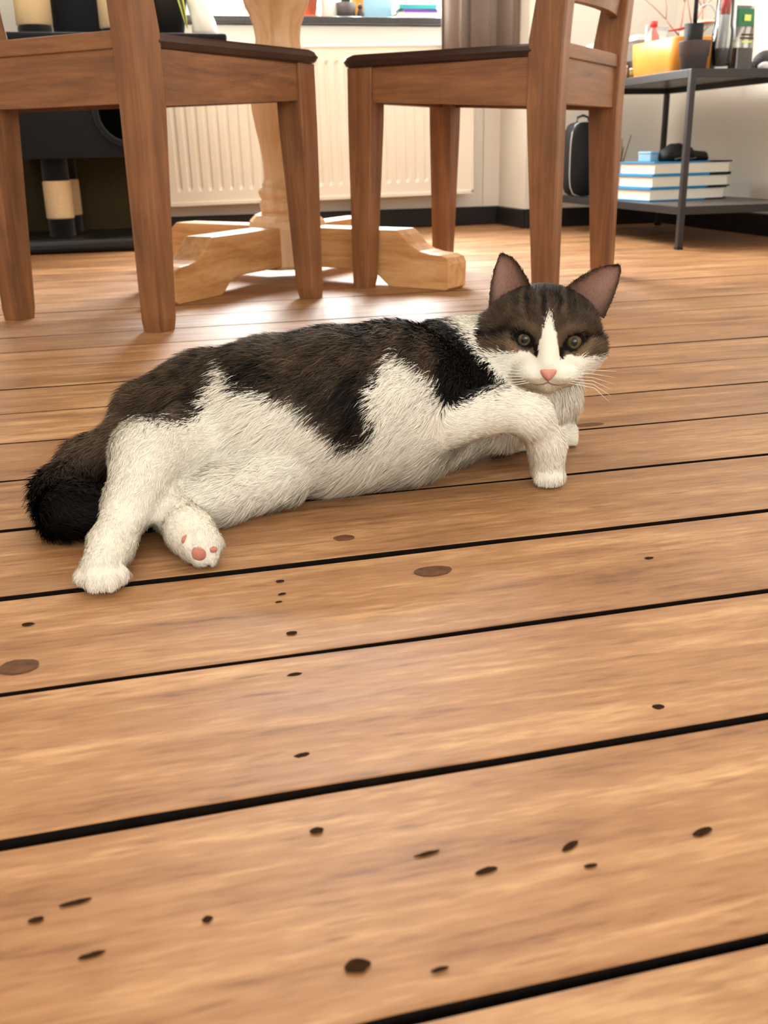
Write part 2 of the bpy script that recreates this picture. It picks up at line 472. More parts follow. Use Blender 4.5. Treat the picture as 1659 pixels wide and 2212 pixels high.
for x, y, rx, ry, rz in [(.083, .642, .003, .0022, 0), (.078, .56, .0036, .0026, 0), (.071, .507, .0046, .0022, .05), (.061, .425, .0045, .0021, .15), (.057, .365, .0030, .0024, .1),
                         (.057, .284, .0048, .0034, .1), (.121, .32, .0054, .0018, .1), (.161, .325, .0050, .0018, .45), (.221, .318, .0052, .0022, .25), (.254, .417, .0034, .0028, 0),
                         (-.04, .456, .0085, .0018, .05), (-.07, .459, .0085, .0018, .05), (-.046, .347, .0070, .0014, .1), (-.061, .341, .0032, .0018, 0), (-.039, .316, .0050, .0014, .1),
                         (.164, .311, .0032, .0012, 0), (.005, .323, .0022, .0020, .5), (.086, .274, .0036, .0012, .1), (.081, .62, .003, .0016, .3),
                         (.077, .608, .0026, .0013, .1), (-.085, .621, .004, .0026, 0), (.10, .337, .006, .0011, .1), (.35, .605, .0036, .002, 0), (.52, .70, .004, .002, 0)]:
    on_plank('nail_hole', x, y, rx, ry, M_MARK, rz)
for x, y, rx, ry in [(.192, .628, .0140, .0090), (.144, .710, .0085, .0065), (-.086, .563, .012, .009), (.47, .96, .018, .007)]:
    on_plank('knot', x, y, rx, ry, M_KNOT, jag=0.12)
on_plank('scar', .122, .4575, .018, .0024, M_PAINTMARK, 0.03, jag=0.6)

# ------------------------------------------------------------------ window, sill, curtain, radiator
win = tag(empty('window_1', ((WX0 + WX1) / 2, YF + 0.2, WZ0)), 'white framed bright window above the dark stone sill', 'window', kind='structure')
wm = (WX1 - WX0) / 2
for nm, b in [('frame_stile', (-wm, -wm + .06, -.03, .03, 0, WZ1 - WZ0)), ('frame_stile', (wm - .06, wm, -.03, .03, 0, WZ1 - WZ0)), ('frame_stile', (-.035, .035, -.03, .03, 0, WZ1 - WZ0)),
              ('frame_rail', (-wm, wm, -.028, .028, 0, .055)), ('frame_rail', (-wm, wm, -.028, .028, WZ1 - WZ0 - .06, WZ1 - WZ0))]:
    box(nm, *b, M_FRAME, win, bev=0.004)
for a, b in ((-wm + .055, -.03), (.03, wm - .055)):
    box('pane', a, b, -.003, .003, .05, WZ1 - WZ0 - .05, M_PANE, win)
box('sill', WX0 - 0.10 - (WX0 + WX1) / 2, XA - 0.02 - (WX0 + WX1) / 2, -.245, -.03, -.026, -.003, M_SILL, win, bev=0.004)

rwin = tag(empty('window_2', ((RW[0] + RW[1]) / 2, YB - 0.06, RW[2])), 'wide white framed window behind the camera', 'window', kind='structure')
rw = (RW[1] - RW[0]) / 2; rh = RW[3] - RW[2]
for nm, b in [('frame_stile', (-rw, -rw + .06, -.03, .03, 0, rh)), ('frame_stile', (rw - .06, rw, -.03, .03, 0, rh)), ('frame_stile', (-.035, .035, -.03, .03, 0, rh)), ('frame_rail', (-rw, rw, -.028, .028, 0, .06)), ('frame_rail', (-rw, rw, -.028, .028, rh - .06, rh))]:
    box(nm, *b, M_FRAME, rwin, bev=0.004)
for a, b in ((-rw + .055, -.03), (.03, rw - .055)):
    box('pane', a, b, -.003, .003, .05, rh - .05, M_PANE, rwin)

# curtain: pleated cloth with thickness
def curtain():
    n = 90
    x0, x1 = 1.165, 1.475
    secs_t = []
    bm = bmesh.new()
    rows = []
    for zi, z in enumerate(np.linspace(0.52, 2.3, 9)):
        row = []
        for side in (0, 1):
            for k in range(n + 1):
                t = k / n
                tt = t if side == 0 else 1 - t
                amp = 0.022 + 0.004 * math.sin(zi)
                y = 3.695 + amp * math.sin(tt * 2 * PI * 3.1 + 0.9 + 0.08 * zi) + 0.009 * math.sin(tt * 2 * PI * 7.3 + zi * .15)
                x = x0 + (x1 - x0) * tt + 0.006 * math.sin(tt * 2 * PI * 6.2 + 2)
                row.append(bm.verts.new((x, y + (0.004 if side else 0), z)))
        rows.append(row)
    m = len(rows[0])
    for a, b in zip(rows, rows[1:]):
        for k in range(m):
            bm.faces.new((a[k], a[(k + 1) % m], b[(k + 1) % m], b[k]))
    for r in (rows[0], rows[-1]):
        for k in range(n):
            bm.faces.new((r[k], r[k + 1], r[m - 2 - k], r[m - 1 - k]))
    root = tag(empty('curtain', (0, 0, 0)), 'taupe grey pleated curtain hanging at the window above a chair seat', 'curtain')
    link('cloth', bm_mesh(bm, 'cloth'), M_CURT, root, smooth=True)
    tube('rod', [(0.1, 3.695, 2.31), (1.44, 3.695, 2.31)], 0.011, M_BLACKM, root)
    for xb in (0.2, 1.40):
        tube('bracket', [(xb, 3.695, 2.31), (xb, 3.87, 2.31)], 0.007, M_BLACKM, root)
curtain()

# radiator
def radiator():
    x0, x1, z0, z1 = 0.165, 1.31, 0.118, 0.628
    yf = 3.765
    root = tag(empty('radiator', ((x0 + x1) / 2, yf, 0.0)), 'cream ribbed panel radiator below the window', 'radiator')
    cx = (x0 + x1) / 2
    w = (x1 - x0) / 2
    # corrugated front: one sheet with raised ribs
    bm = bmesh.new()
    pitch = 0.0365
    nr = int((2 * w - 0.06) / pitch)
    off = -nr * pitch / 2
    prof = [(-w, 0.0)]
    for k in range(nr):
        a = off + k * pitch
        prof += [(a, 0.0), (a + .006, 0.007), (a + .0125, 0.007), (a + .0185, 0.0)]
    prof += [(w, 0.0)]
    zs = [(z0, 0), (z0 + .012, 0), (z0 + .045, 0), (z0 + .058, 1), (z1 - .058, 1), (z1 - .045, 0), (z1, 0)]
    rows = [[bm.verts.new((x, d * f_, z)) for x, d in prof] for z, f_ in zs]
    for a, b in zip(rows, rows[1:]):
        for k in range(len(prof) - 1):
            bm.faces.new((a[k], a[k + 1], b[k + 1], b[k]))
    tilt = (0, -0.013, 0)
    body = empty('body', (0, 0, 0), 0, root); body.rotation_euler = tilt
    link('front_panel', bm_mesh(bm, 'front_panel'), M_RAD, root, rot=tilt)
    box('rim', -w - .004, w + .004, -.004, 0.002, z0 - .004, z0 + .010, M_RAD, root, bev=.002, rot=tilt)
    box('rim', -w - .004, -w + .008, -.004, 0.002, z0, z1, M_RAD, root, bev=.002, rot=tilt)
    box('rim', w - .008, w + .004, -.004, 0.002, z0, z1, M_RAD, root, bev=.002, rot=tilt)
    box('top_grille', -w - .004, w + .004, -.004, .088, z1 - .004, z1 + .006, M_RAD, root, bev=.003, rot=tilt)
    box('side_panel', -w - .003, -w + .001, 0, .084, z0 + .01, z1, M_RAD, root, rot=tilt)
    box('side_panel', w - .001, w + .003, 0, .084, z0 + .01, z1, M_RAD, root, rot=tilt)
    box('back_panel', -w + .01, w - .01, .070, .076, z0 + .005, z1 - .005, M_RAD, root, rot=tilt)
    bpy.data.objects.remove(body, do_unlink=True)
    for bx in (-.4, .4):
        box('wall_bracket', bx - .02, bx + .02, .074, .1045, .25, .50, M_BRASS, root)
    tube('valve_pipe', [(.135, .05, 0.0), (.135, .05, z0 + .01)], .008, M_BRASS, root)
    box('valve', .12, .15, .035, .065, .065, .10, M_BRASS, root, bev=.006)
radiator()

# ------------------------------------------------------------------ chairs
def quad(cx, cy, wx, wy, z):
    return [(cx - wx / 2, cy - wy / 2, z), (cx + wx / 2, cy - wy / 2, z), (cx + wx / 2, cy + wy / 2, z), (cx - wx / 2, cy + wy / 2, z)]

def leg_mesh(secs, bev=0.003):
    bm = loft_bm([quad(*s) for s in secs])
    bmesh.ops.recalc_face_normals(bm, faces=bm.faces)
    es = [e for e in bm.edges if abs(e.verts[0].co.z - e.verts[1].co.z) > 0.01]
    bmesh.ops.bevel(bm, geom=es, offset=bev, segments=2, profile=0.5, affect='EDGES')
    return bm_mesh(bm, 'leg')

SEAT_Z = 0.466
def chair(label, loc, rz, wb, wf, hd):
    t = tag(empty('dining_chair', loc, rz), label, 'chair', 'pine dining chairs at the pedestal table')
    # front legs: inner faces taper below the apron
    for s in (-1, 1):
        secs = [(s * wf, hd, .036, .036, 0), (s * (wf - .002), hd - .001, .041, .041, .02), (s * (wf - .008), hd - .008, .056, .056, .33), (s * (wf - .010), hd - .010, .058, .058, SEAT_Z - .024)]
        link('leg', leg_mesh(secs), M_CHAIR, t)
    # back legs run up as posts, raked back above the seat
    for s in (-1, 1):
        secs = [(s * wb, -hd - .004, .036, .042, 0), (s * wb, -hd - .003, .040, .046, .02), (s * wb, -hd + .008, .044, .066, .36), (s * wb, -hd + .006, .044, .068, .47),
                (s * wb, -hd - .012, .042, .054, .62), (s * wb, -hd - .075, .036, .034, .95)]
        link('back_post', leg_mesh(secs), M_CHAIR, t)
    # seat board, front edge rounded, wider at the front
    bm = bmesh.new()
    ol = []
    fy, by = hd + .028, -hd + .034
    wfo, wbo = wf + .030, wb + .020
    for k in range(9):
        a = PI / 2 * k / 8
        ol.append((wfo - .03 + .03 * math.cos(a), fy - .03 + .03 * math.sin(a)))
    ol += [(-x, y) for x, y in ol[::-1]]
    ol += [(-wbo, by), (wbo, by)]
    zt, zb = SEAT_Z, SEAT_Z - .024
    lv = []
    for dz, ins in ((zb, .006), (zb + .003, .001), (zb + .012, -.003), (zt - .004, .001), (zt, .007)):
        lv.append([bm.verts.new((x * (1 - ins / .2), y - (ins if y > 0 else 0), dz)) for x, y in ol])
    n = len(ol)
    for a, b in zip(lv, lv[1:]):
        for k in range(n):
            bm.faces.new((a[k], a[(k + 1) % n], b[(k + 1) % n], b[k]))
    bm.faces.new(lv[0]); bm.faces.new(lv[-1])
    link('seat', bm_mesh(bm, 'seat'), M_SEAT, t)
    # aprons: deeper towards the back
    za_f, za_b = .376, .358
    def apron(name, p0, p1, z0a, z0b, m, th=.022):
        d = Vector((p1[0] - p0[0], p1[1] - p0[1], 0)).normalized()
        nn = Vector((-d.y, d.x, 0)) * th / 2
        A, B = Vector((p0[0], p0[1], 0)), Vector((p1[0], p1[1], 0))
        secs = [[A - nn + Vector((0, 0, z0a)), A + nn + Vector((0, 0, z0a)), A + nn + Vector((0, 0, zb + .001)), A - nn + Vector((0, 0, zb + .001))],
                [B - nn + Vector((0, 0, z0b)), B + nn + Vector((0, 0, z0b)), B + nn + Vector((0, 0, zb + .001)), B - nn + Vector((0, 0, zb + .001))]]
        link(name, bm_mesh(loft_bm(secs), name), m, t)
    for s in (-1, 1):
        apron('apron', (s * (wb + .006), -hd + .036), (s * (wf + .002), hd - .034), za_b, za_f, M_CHAIRS)
    apron('apron', (-wf + .015, hd - .002), (wf - .015, hd - .002), za_f, za_f, M_CHAIRH)
    apron('apron', (-wb + .02, -hd - .004), (wb - .02, -hd - .004), za_b + .004, za_b + .004, M_CHAIRH)
    # back edge strip of the seat between the posts
    box('seat_back_strip', -wb + .022, wb - .022, -hd - .02, -hd + .036, zb, zt + .002, M_CHAIRH, t, bev=.002)
    # curved back rails
    for z0, h, yy in ((.540, .056, -hd - .004), (.70, .05, -hd - .026), (.87, .075, -hd - .06)):
        secs = []
        for k in range(9):
            u = -1 + 2 * k / 8
            x = u * (wb - .018); yb_ = yy - .022 * (1 - u * u)
            secs.append([(x, yb_ - .009, z0), (x, yb_ + .009, z0), (x, yb_ + .007 - .006, z0 + h), (x, yb_ - .011 - .004, z0 + h)])
        link('back_rail', bm_mesh(loft_bm(secs), 'back_rail'), M_CHAIRH, t)
    # corner blocks under the seat
    for s in (-1, 1):
        bm = loft_bm([[(s * (wf - .035), hd - .09, .40), (s * (wf - .035), hd - .07, .40), (s * (wf - .09), hd - .015, .40), (s * (wf - .11), hd - .015, .40)],
                      [(s * (wf - .035), hd - .09, .44), (s * (wf - .035), hd - .07, .44), (s * (wf - .09), hd - .015, .44), (s * (wf - .11), hd - .015, .44)]])
        link('corner_block', bm_mesh(bm, 'corner_block'), M_CHAIRH, t)
    return t
chair('dark pine dining chair left of the pedestal, its back nearest the camera', (0.0700, 2.0352, 0), -0.7305, 0.166, 0.203, 0.2178)
chair('dark pine dining chair behind the cat\'s head, right of the pedestal', (0.7917, 2.1718, 0), 0.8203, 0.1904, 0.2000, 0.2052)

# things on the right chair's seat
def seat_point(lx, ly):
    c, s = math.cos(.8203), math.sin(.8203)
    return (0.7917 + c * lx - s * ly, 2.1718 + s * lx + c * ly, SEAT_Z)
def flat_fold(name, label, cat, loc, rz, w, d, h, m, waves=3):
    bm = bmesh.new()
    nx, ny = 14, 10
    tops, bots = [], []
    for j in range(ny + 1):
        rt, rb = [], []
        for i in range(nx + 1):
            u, v = i / nx, j / ny
            x, y = (u - .5) * w, (v - .5) * d * (1 - .15 * math.sin(u * 5))
            edge = min(1, 6 * min(u, 1 - u, v, 1 - v))
            z = h * (.35 + .65 * edge) * (.75 + .25 * math.sin(u * waves * 6.28 + 2 * v))
            rt.append(bm.verts.new((x, y, z))); rb.append(bm.verts.new((x, y, 0)))
        tops.append(rt); bots.append(rb)
    for R_, fl in ((tops, 1), (bots, 0)):
        for j in range(ny):
            for i in range(nx):
                bm.faces.new((R_[j][i], R_[j][i + 1], R_[j + 1][i + 1], R_[j + 1][i]))
    for i in range(nx):
        bm.faces.new((tops[0][i], tops[0][i + 1], bots[0][i + 1], bots[0][i])); bm.faces.new((tops[ny][i], tops[ny][i + 1], bots[ny][i + 1], bots[ny][i]))
    for j in range(ny):
        bm.faces.new((tops[j][0], tops[j + 1][0], bots[j + 1][0], bots[j][0])); bm.faces.new((tops[j][nx], tops[j + 1][nx], bots[j + 1][nx], bots[j][nx]))
    return tag(link(name, bm_mesh(bm, name), m, None, loc, (0, 0, rz), smooth=True), label, cat)
flat_fold('cloth', 'small dark crumpled cloth lying on the right chair seat', 'cloth', seat_point(-.06, -.07), .6, .12, .12, .012, M_BLACK)
flat_fold('paper', 'scrap of white paper on the right chair seat under the curtain', 'paper', seat_point(-.06, .05), .4, .07, .07, .006, M_WHITE, 1)

# ------------------------------------------------------------------ pedestal table
def pedestal_table():
    cx, cy = 0.380, 2.420
    t = tag(empty('pedestal_table', (cx, cy, 0)), 'pale pine table with turned pedestal and four scrolled feet', 'table')
    k = 1 / 950.0
    prof = [(0.0, .150), (.058, .150), (57 * k, .160), (59 * k, .168), (57 * k, .177), (53 * k, .180), (57 * k, .186), (60 * k, .196), (57 * k, .205), (50 * k, .208), (52 * k, .213), (47 * k, .220), (45 * k, .228), (46 * k, .262), (51 * k, .300), (58 * k, .335), (64 * k, .375), (66 * k, .405), (64 * k, .440), (57 * k, .475), (49 * k, .504), (47 * k, .522), (50 * k, .545), (57 * k, .567), (60 * k, .575), (66 * k, .585), (69 * k, .600), (66 * k, .618), (57 * k, .627), (54 * k, .640), (62 * k, .66), (.09, .69), (.095, .70), (0, .70)]
    lathe('pedestal', prof, M_TABLE, t, n=40)
    # block the feet are let into: octagonal, shoulders rounded
    secs = []
    for z, r in ((.026, .088), (.034, .094), (.118, .096), (.133, .092), (.146, .078), (.152, .062)):
        secs.append([(r * math.cos(PI / 8 + PI / 4 * q), r * math.sin(PI / 8 + PI / 4 * q), z) for q in range(8)])
    link('block', bm_mesh(loft_bm(secs), 'block'), M_TABLE, t, rot=(0, 0, -0.85))
    poly = [(.05, .034), (.24, .034), (.262, .032), (.288, .022), (.305, .008), (.318, 0.0), (.462, 0.0), (.470, .006), (.472, .055), (.466, .068), (.450, .073), (.420, .075), (.395, .080), (.372, .092), (.352, .112), (.338, .122), (.05, .122)]
    for ang in (-49.5, -132.0, 130.5, 47.0):
        bm = extrude_bm(poly, 0.070, 0.003)
        link('foot', bm_mesh(bm, 'foot'), M_TABLEH, t, rot=(0, 0, math.radians(ang)))
    secs = []
    for z, r in ((.702, .50), (.706, .518), (.722, .525), (.732, .520)):
        secs.append([(r * math.cos(2 * PI * q / 64), r * math.sin(2 * PI * q / 64), z) for q in range(64)])
    link('tabletop', bm_mesh(loft_bm(secs), 'tabletop'), M_TABLEH, t)
pedestal_table()

# ------------------------------------------------------------------ cat tree, plant, bag
def cat_tree():
    t = tag(empty('cat_tree', (-0.08, 3.55, 0)), 'black plush cat tree with cream sisal posts by the left wall', 'cat tree')
    ox, oy = -0.08, 3.55
    box('base_board', -.27, .18, -.245, .20, 0, .043, M_LEATHER, t, bev=.016, seg=4)
    for x, y in ((-.184 - ox, 3.45 - oy), (-.165 - ox, 3.63 - oy), (.082 - ox, 3.45 - oy)):
        p = lathe('post', [(0, .04), (.040, .04), (.040, .285), (0, .285)], M_PLUSH, t, 24, loc=(x, y, 0))
        r = .0425
        bm = bmesh.new()
        prof = [(.040, .098)]
        for k in range(14):
            z = .10 + .0079 * k
            prof += [(r, z), (r + .0012, z + .004)]
        prof += [(.040, .212)]
        link('sisal_wrap', bm_mesh(lathe_bm(prof, 24, bm), 'sisal_wrap'), M_SISAL, p, smooth=True)
    box('wall_shade_board', -.26, .17, .184, .194, .043, .28, M_WALLSHADE, t)  # added board, coloured as the shaded wall seen between the posts
    # house with round entrance, real opening
    hx0, hx1, hy0, hy1, hz0, hz1 = -.20, .245, -.20, .18, .278, .604
    hc, hr = (0.055 - ox, .411), .092
    bm = bmesh.new()
    n = 48
    def front(y, r, s=1.0):
        c = [bm.verts.new((hc[0] + r * math.cos(2 * PI * k / n), y, hc[1] + r * math.sin(2 * PI * k / n))) for k in range(n)]
        o = []
        for k in range(n):
            a = 2 * PI * k / n
            dx, dz = math.cos(a), math.sin(a)
            tx = ((hx1 if dx > 0 else hx0) - hc[0]) / dx if abs(dx) > 1e-6 else 9
            tz = ((hz1 if dz > 0 else hz0) - hc[1]) / dz if abs(dz) > 1e-6 else 9
            q = min(tx, tz)
            o.append(bm.verts.new((hc[0] + q * dx, y, hc[1] + q * dz)))
        for k in range(n):
            bm.faces.new((c[k], c[(k + 1) % n], o[(k + 1) % n], o[k]))
        return c, o
    c1, o1 = front(hy0, hr)
    c2, o2 = front(hy0 + .02, hr)
    for k in range(n):
        bm.faces.new((c1[k], c1[(k + 1) % n], c2[(k + 1) % n], c2[k]))
        bm.faces.new((o1[k], o1[(k + 1) % n], o2[(k + 1) % n], o2[k]))
    link('house_front', bm_mesh(bm, 'house_front'), M_PLUSH, t)
    box('house_side', hx0, hx0 + .02, hy0 + .02, hy1, hz0, hz1, M_PLUSH, t)
    box('house_side', hx1 - .02, hx1, hy0 + .02, hy1, hz0, hz1, M_PLUSH, t)
    box('house_back', hx0 + .02, hx1 - .02, hy1 - .02, hy1, hz0, hz1, M_PLUSH, t)
    box('house_floor', hx0 + .02, hx1 - .02, hy0 + .02, hy1 - .02, hz0, hz0 + .02, M_PLUSH, t)
    box('house_roof', hx0 - .01, hx1 + .205, hy0 - .01, .0, hz1 - .003, hz1 + .022, M_PLUSH, t, bev=.008)
    box('house_roof', hx0 - .01, hx1 + .01, .0, hy1 + .01, hz1 - .003, hz1 + .022, M_PLUSH, t, bev=.008)
    # plush ring round the entrance
    ring = [(hc[0] + (hr + .004) * math.cos(2 * PI * k / n), hy0 - .002, hc[1] + (hr + .004) * math.sin(2 * PI * k / n)) for k in range(n + 1)]
    link('entrance_trim', bm_mesh(tube_bm(ring, .009, 10, cap=False), 'entrance_trim'), M_PLUSH, t, smooth=True)
    for x, y in ((-.190 - ox, 3.45 - oy), (.050 - ox, 3.52 - oy)):
        p = lathe('post', [(0, .62), (.050, .62), (.050, .648), (.047, .652), (.047, 1.095), (0, 1.095)], M_PLUSH, t, 24, loc=(x, y, 0))
        lathe('sisal_wrap', [(.047, .652), (.0525, .654), (.0525, 1.05), (.047, 1.052)], M_SISAL, p, 24)
    box('upper_nook', -.062, .090, -.03, .18, .62, 1.0, M_PLUSH, t, bev=.02, seg=3)
    box('top_perch', -.20, .0, -.20, .06, 1.09, 1.13, M_PLUSH, t, bev=.012)
cat_tree()

# potted plant with drooping yellow-edged leaves, standing on the cat tree roof
def plant():
    t = tag(empty('potted_plant', (0.205, 3.46, 0.6264)), 'black potted plant with drooping yellow edged leaves behind the left chair', 'plant')
    lathe('pot', [(0, 0), (.045, 0), (.062, .10), (.064, .105), (.058, .105), (.052, .08), (0, .08)], M_BLACK, t, 28)
    lathe('soil', [(0, .08), (.053, .083)], M_STONE, t, 24)
    def leaf(pts, w0):
        P = [Vector(p) for p in pts]
        # Catmull-Rom through pts
        Q = []
        for i in range(len(P) - 1):
            a, b, c, d = P[max(i - 1, 0)], P[i], P[i + 1], P[min(i + 2, len(P) - 1)]
            for k in range(6):
                s = k / 6
                Q.append(.5 * ((2 * b) + (c - a) * s + (2 * a - 5 * b + 4 * c - d) * s * s + (3 * b - a - 3 * c + d) * s ** 3))
        Q.append(P[-1])
        side = Vector((.95, -.25, 0)).normalized()
        def strip(o0, o1, th, m, nm, par):
            secs = []
            for i, q in enumerate(Q):
                u = i / (len(Q) - 1)
                wd = w0 * math.sin(min(1, u * 2.2 + .25) * PI / 2) * (1 - u ** 2.2) + .0006
                a, b = q + side * wd * o0, q + side * wd * o1
                nrm = Vector((-.25, -.95, .1)) * th
                secs.append([a - nrm, b - nrm, b + nrm, a + nrm])
            return link(nm, bm_mesh(loft_bm(secs), nm), m, par)
        l = strip(-.62, .62, .0008, M_LEAFD, 'leaf', t)
        strip(-1, -.6, .0010, M_YGREEN, 'leaf_margin', l)
        strip(.6, 1, .0010, M_YGREEN, 'leaf_margin', l)
    leaf([(0, 0, .09), (-.01, -.03, .20), (.012, -.07, .20), (.035, -.085, .10), (.050, -.09, .012)], .019)
    leaf([(-.01, 0, .09), (-.05, -.02, .20), (-.075, -.06, .17), (-.082, -.09, .05), (-.083, -.095, .015)], .013)
    leaf([(0, .01, .09), (.01, .03, .24), (.03, .05, .38), (.06, .07, .46)], .017)
    leaf([(-.01, .01, .09), (-.02, .03, .22), (-.03, .04, .36), (-.05, .06, .48)], .017)
plant()

# translucent white bag slumped beside the plant
def bag():
    secs = []
    n = 24
    for z, rx, ry, ox in ((0, .028, .024, 0), (.012, .037, .030, 0), (.04, .035, .030, -.004), (.08, .031, .027, -.014), (.12, .028, .022, -.026), (.16, .020, .016, -.036), (.20, .012, .010, -.044), (.215, .020, .014, -.048)):
        secs.append([(ox + rx * (1 + .10 * math.sin(5 * a + z * 60) + .05 * math.sin(9 * a)) * math.cos(a), ry * (1 + .10 * math.sin(4 * a + z * 40)) * math.sin(a), z) for a in [2 * PI * k / n for k in range(n)]])
    o = tag(link('plastic_bag', bm_mesh(loft_bm(secs), 'plastic_bag'), M_LAMPW, None, (0.312, 3.43, 0.6264), smooth=True), 'white crumpled plastic bag beside the yellow edged plant', 'bag')
bag()

# ------------------------------------------------------------------ things on the window sill
ZS = WZ0 - 0.003
def sill_things():
    Y = 3.93
    t = tag(empty('terracotta_pot', (.726, Y, ZS)), 'terracotta flower pot on the sill beside the pedestal', 'flower pot')
    lathe('pot', [(0, 0), (.032, 0), (.045, .075), (.050, .075), (.052, .10), (.046, .10), (.042, .08), (0, .08)], M_TERRA, t, 28)
    lathe('saucer', [(0, -.0), (.046, 0), (.050, .010), (.046, .010), (.044, .003), (0, .003)], M_TERRA, t, 28)
    t = tag(empty('white_mug', (.812, Y + .02, ZS)), 'white mug between the terracotta and grey pots', 'mug')
    lathe('cup', [(0, 0), (.030, 0), (.034, .01), (.034, .095), (.031, .095), (.031, .012), (0, .010)], M_WHITE, t, 28)
    pts = [(0, .034 + .022 * math.sin(a), .05 + .028 * math.cos(a)) for a in np.linspace(0, PI, 12)]
    tube('handle', pts, .005, M_WHITE, t)
    t = tag(empty('grey_pot', (.872, Y, ZS)), 'small grey pot with a green plant on the sill', 'flower pot')
    lathe('pot', [(0, 0), (.033, 0), (.036, .056), (.032, .056), (.030, .045), (0, .045)], M_GREY, t, 28)
    for k in range(14):
        a = k * 2.4
        d = .012 + .022 * (k % 4) / 3
        p0 = Vector((.01 * math.cos(a), .01 * math.sin(a), .045)); p2 = Vector((d * 1.1 * math.cos(a), d * 1.1 * math.sin(a), .075 + .035 * ((k * 7) % 5) / 4))
        tube('leaf', [p0, (p0 + p2) / 2 + Vector((0, 0, .012)), p2], [.003, .006, .001], M_GREEN, t, 6)
    t = tag(empty('figurine', (.922, Y - .015, ZS)), 'tiny grey figurine in front of an orange card on the sill', 'figurine')
    lathe('body', [(0, 0), (.012, 0), (.014, .012), (.009, .028), (.006, .034)], M_STONE, t, 16)
    lathe('head', [(0, .032), (.007, .034), (.009, .042), (.006, .050), (0, .052)], M_STONE, t, 16)
    t = tag(empty('greeting_card', (.938, Y + .045, ZS), -.1), 'orange card standing behind the tiny figurine', 'card')
    a = .12
    for s in (-1, 1):
        box('leaf_panel', -.035, .035, -.001, .001, 0, .10, M_ORANGE, t, loc=(0, s * .012, 0), rot=(s * a, 0, 0))
    t = tag(empty('leaning_book', (1.0, Y + .03, ZS), -.05), 'pale blue book propped upright on the sill', 'book')
    for s in (-1, 1):
        box('cover', -.052, .052, -.0012 + s * .009, .0012 + s * .009, 0, .15, M_LBLUE if s < 0 else M_WHITE, t, bev=.0006)
    box('pages', -.050, .049, -.0075, .0075, .002, .147, M_PAGES, t)
    box('spine', -.0535, -.0515, -.0098, .0098, 0, .15, M_LBLUE, t)
    # stack of three books
    z = ZS
    for nm, w, d, h, m, lab, rz, dx in (('book', .150, .11, .021, M_GREY, 'thick grey book at the bottom of the sill stack', 0, 0),
                                  ('book', .128, .10, .012, M_PURPLE, 'thin purple book in the middle of the sill stack', .03, .012),
                                  ('book', .140, .105, .014, M_TEAL, 'teal and lime book on top of the sill stack', -.04, .004)):
        t = tag(empty(nm, (1.128 + dx, Y, z), rz), lab, 'book', 'books stacked on the sill')
        box('cover', -w / 2, w / 2, -d / 2, d / 2, 0, .002, m, t)
        box('cover', -w / 2, w / 2, -d / 2, d / 2, h - .002, h, M_LIME if m is M_TEAL else m, t)
        box('pages', -w / 2 + .003, w / 2 - .003, -d / 2 + .003, d / 2 - .003, .002, h - .002, M_PAGES, t)
        box('spine', -w / 2, w / 2, -d / 2 - .002, -d / 2, 0, h, m if m is not M_GREY else M_STONEL, t)
        z += h
sill_things()

# ------------------------------------------------------------------ metal shelf and its things
SX0, SX1, SY0, SY1, STOP, SLOW = 1.531, 1.955, 2.624, 3.500, 0.475, 0.118
def shelf():
    t = tag(empty('metal_shelf', (SX0, SY0, 0)), 'low black steel shelf unit along the right wall', 'shelf')
    w, d, p = SX1 - SX0, SY1 - SY0, .0165
    for x in (0, w - p):
        for y in (0, d - p):
            l = box('leg', x, x + p, y, y + p, .006, STOP, M_BLACKM, t, bev=.0012)
            box('foot_pad', x - .001, x + p + .001, y - .001, y + p + .001, 0, .007, M_BLACK, l)
    for z, nm in ((STOP, 'top'), (SLOW, 'lower')):
        for y in (0, d - p):
            box('rail', p, w - p, y, y + p, z - .022, z, M_BLACKM, t, bev=.001)
        for x in (0, w - p):
            box('rail', x, x + p, p, d - p, z - .022, z, M_BLACKM, t, bev=.001)
        box('shelf_board', p, w - p, p, d - p, z - .005, z - .001, M_SHELFB, t)
shelf()

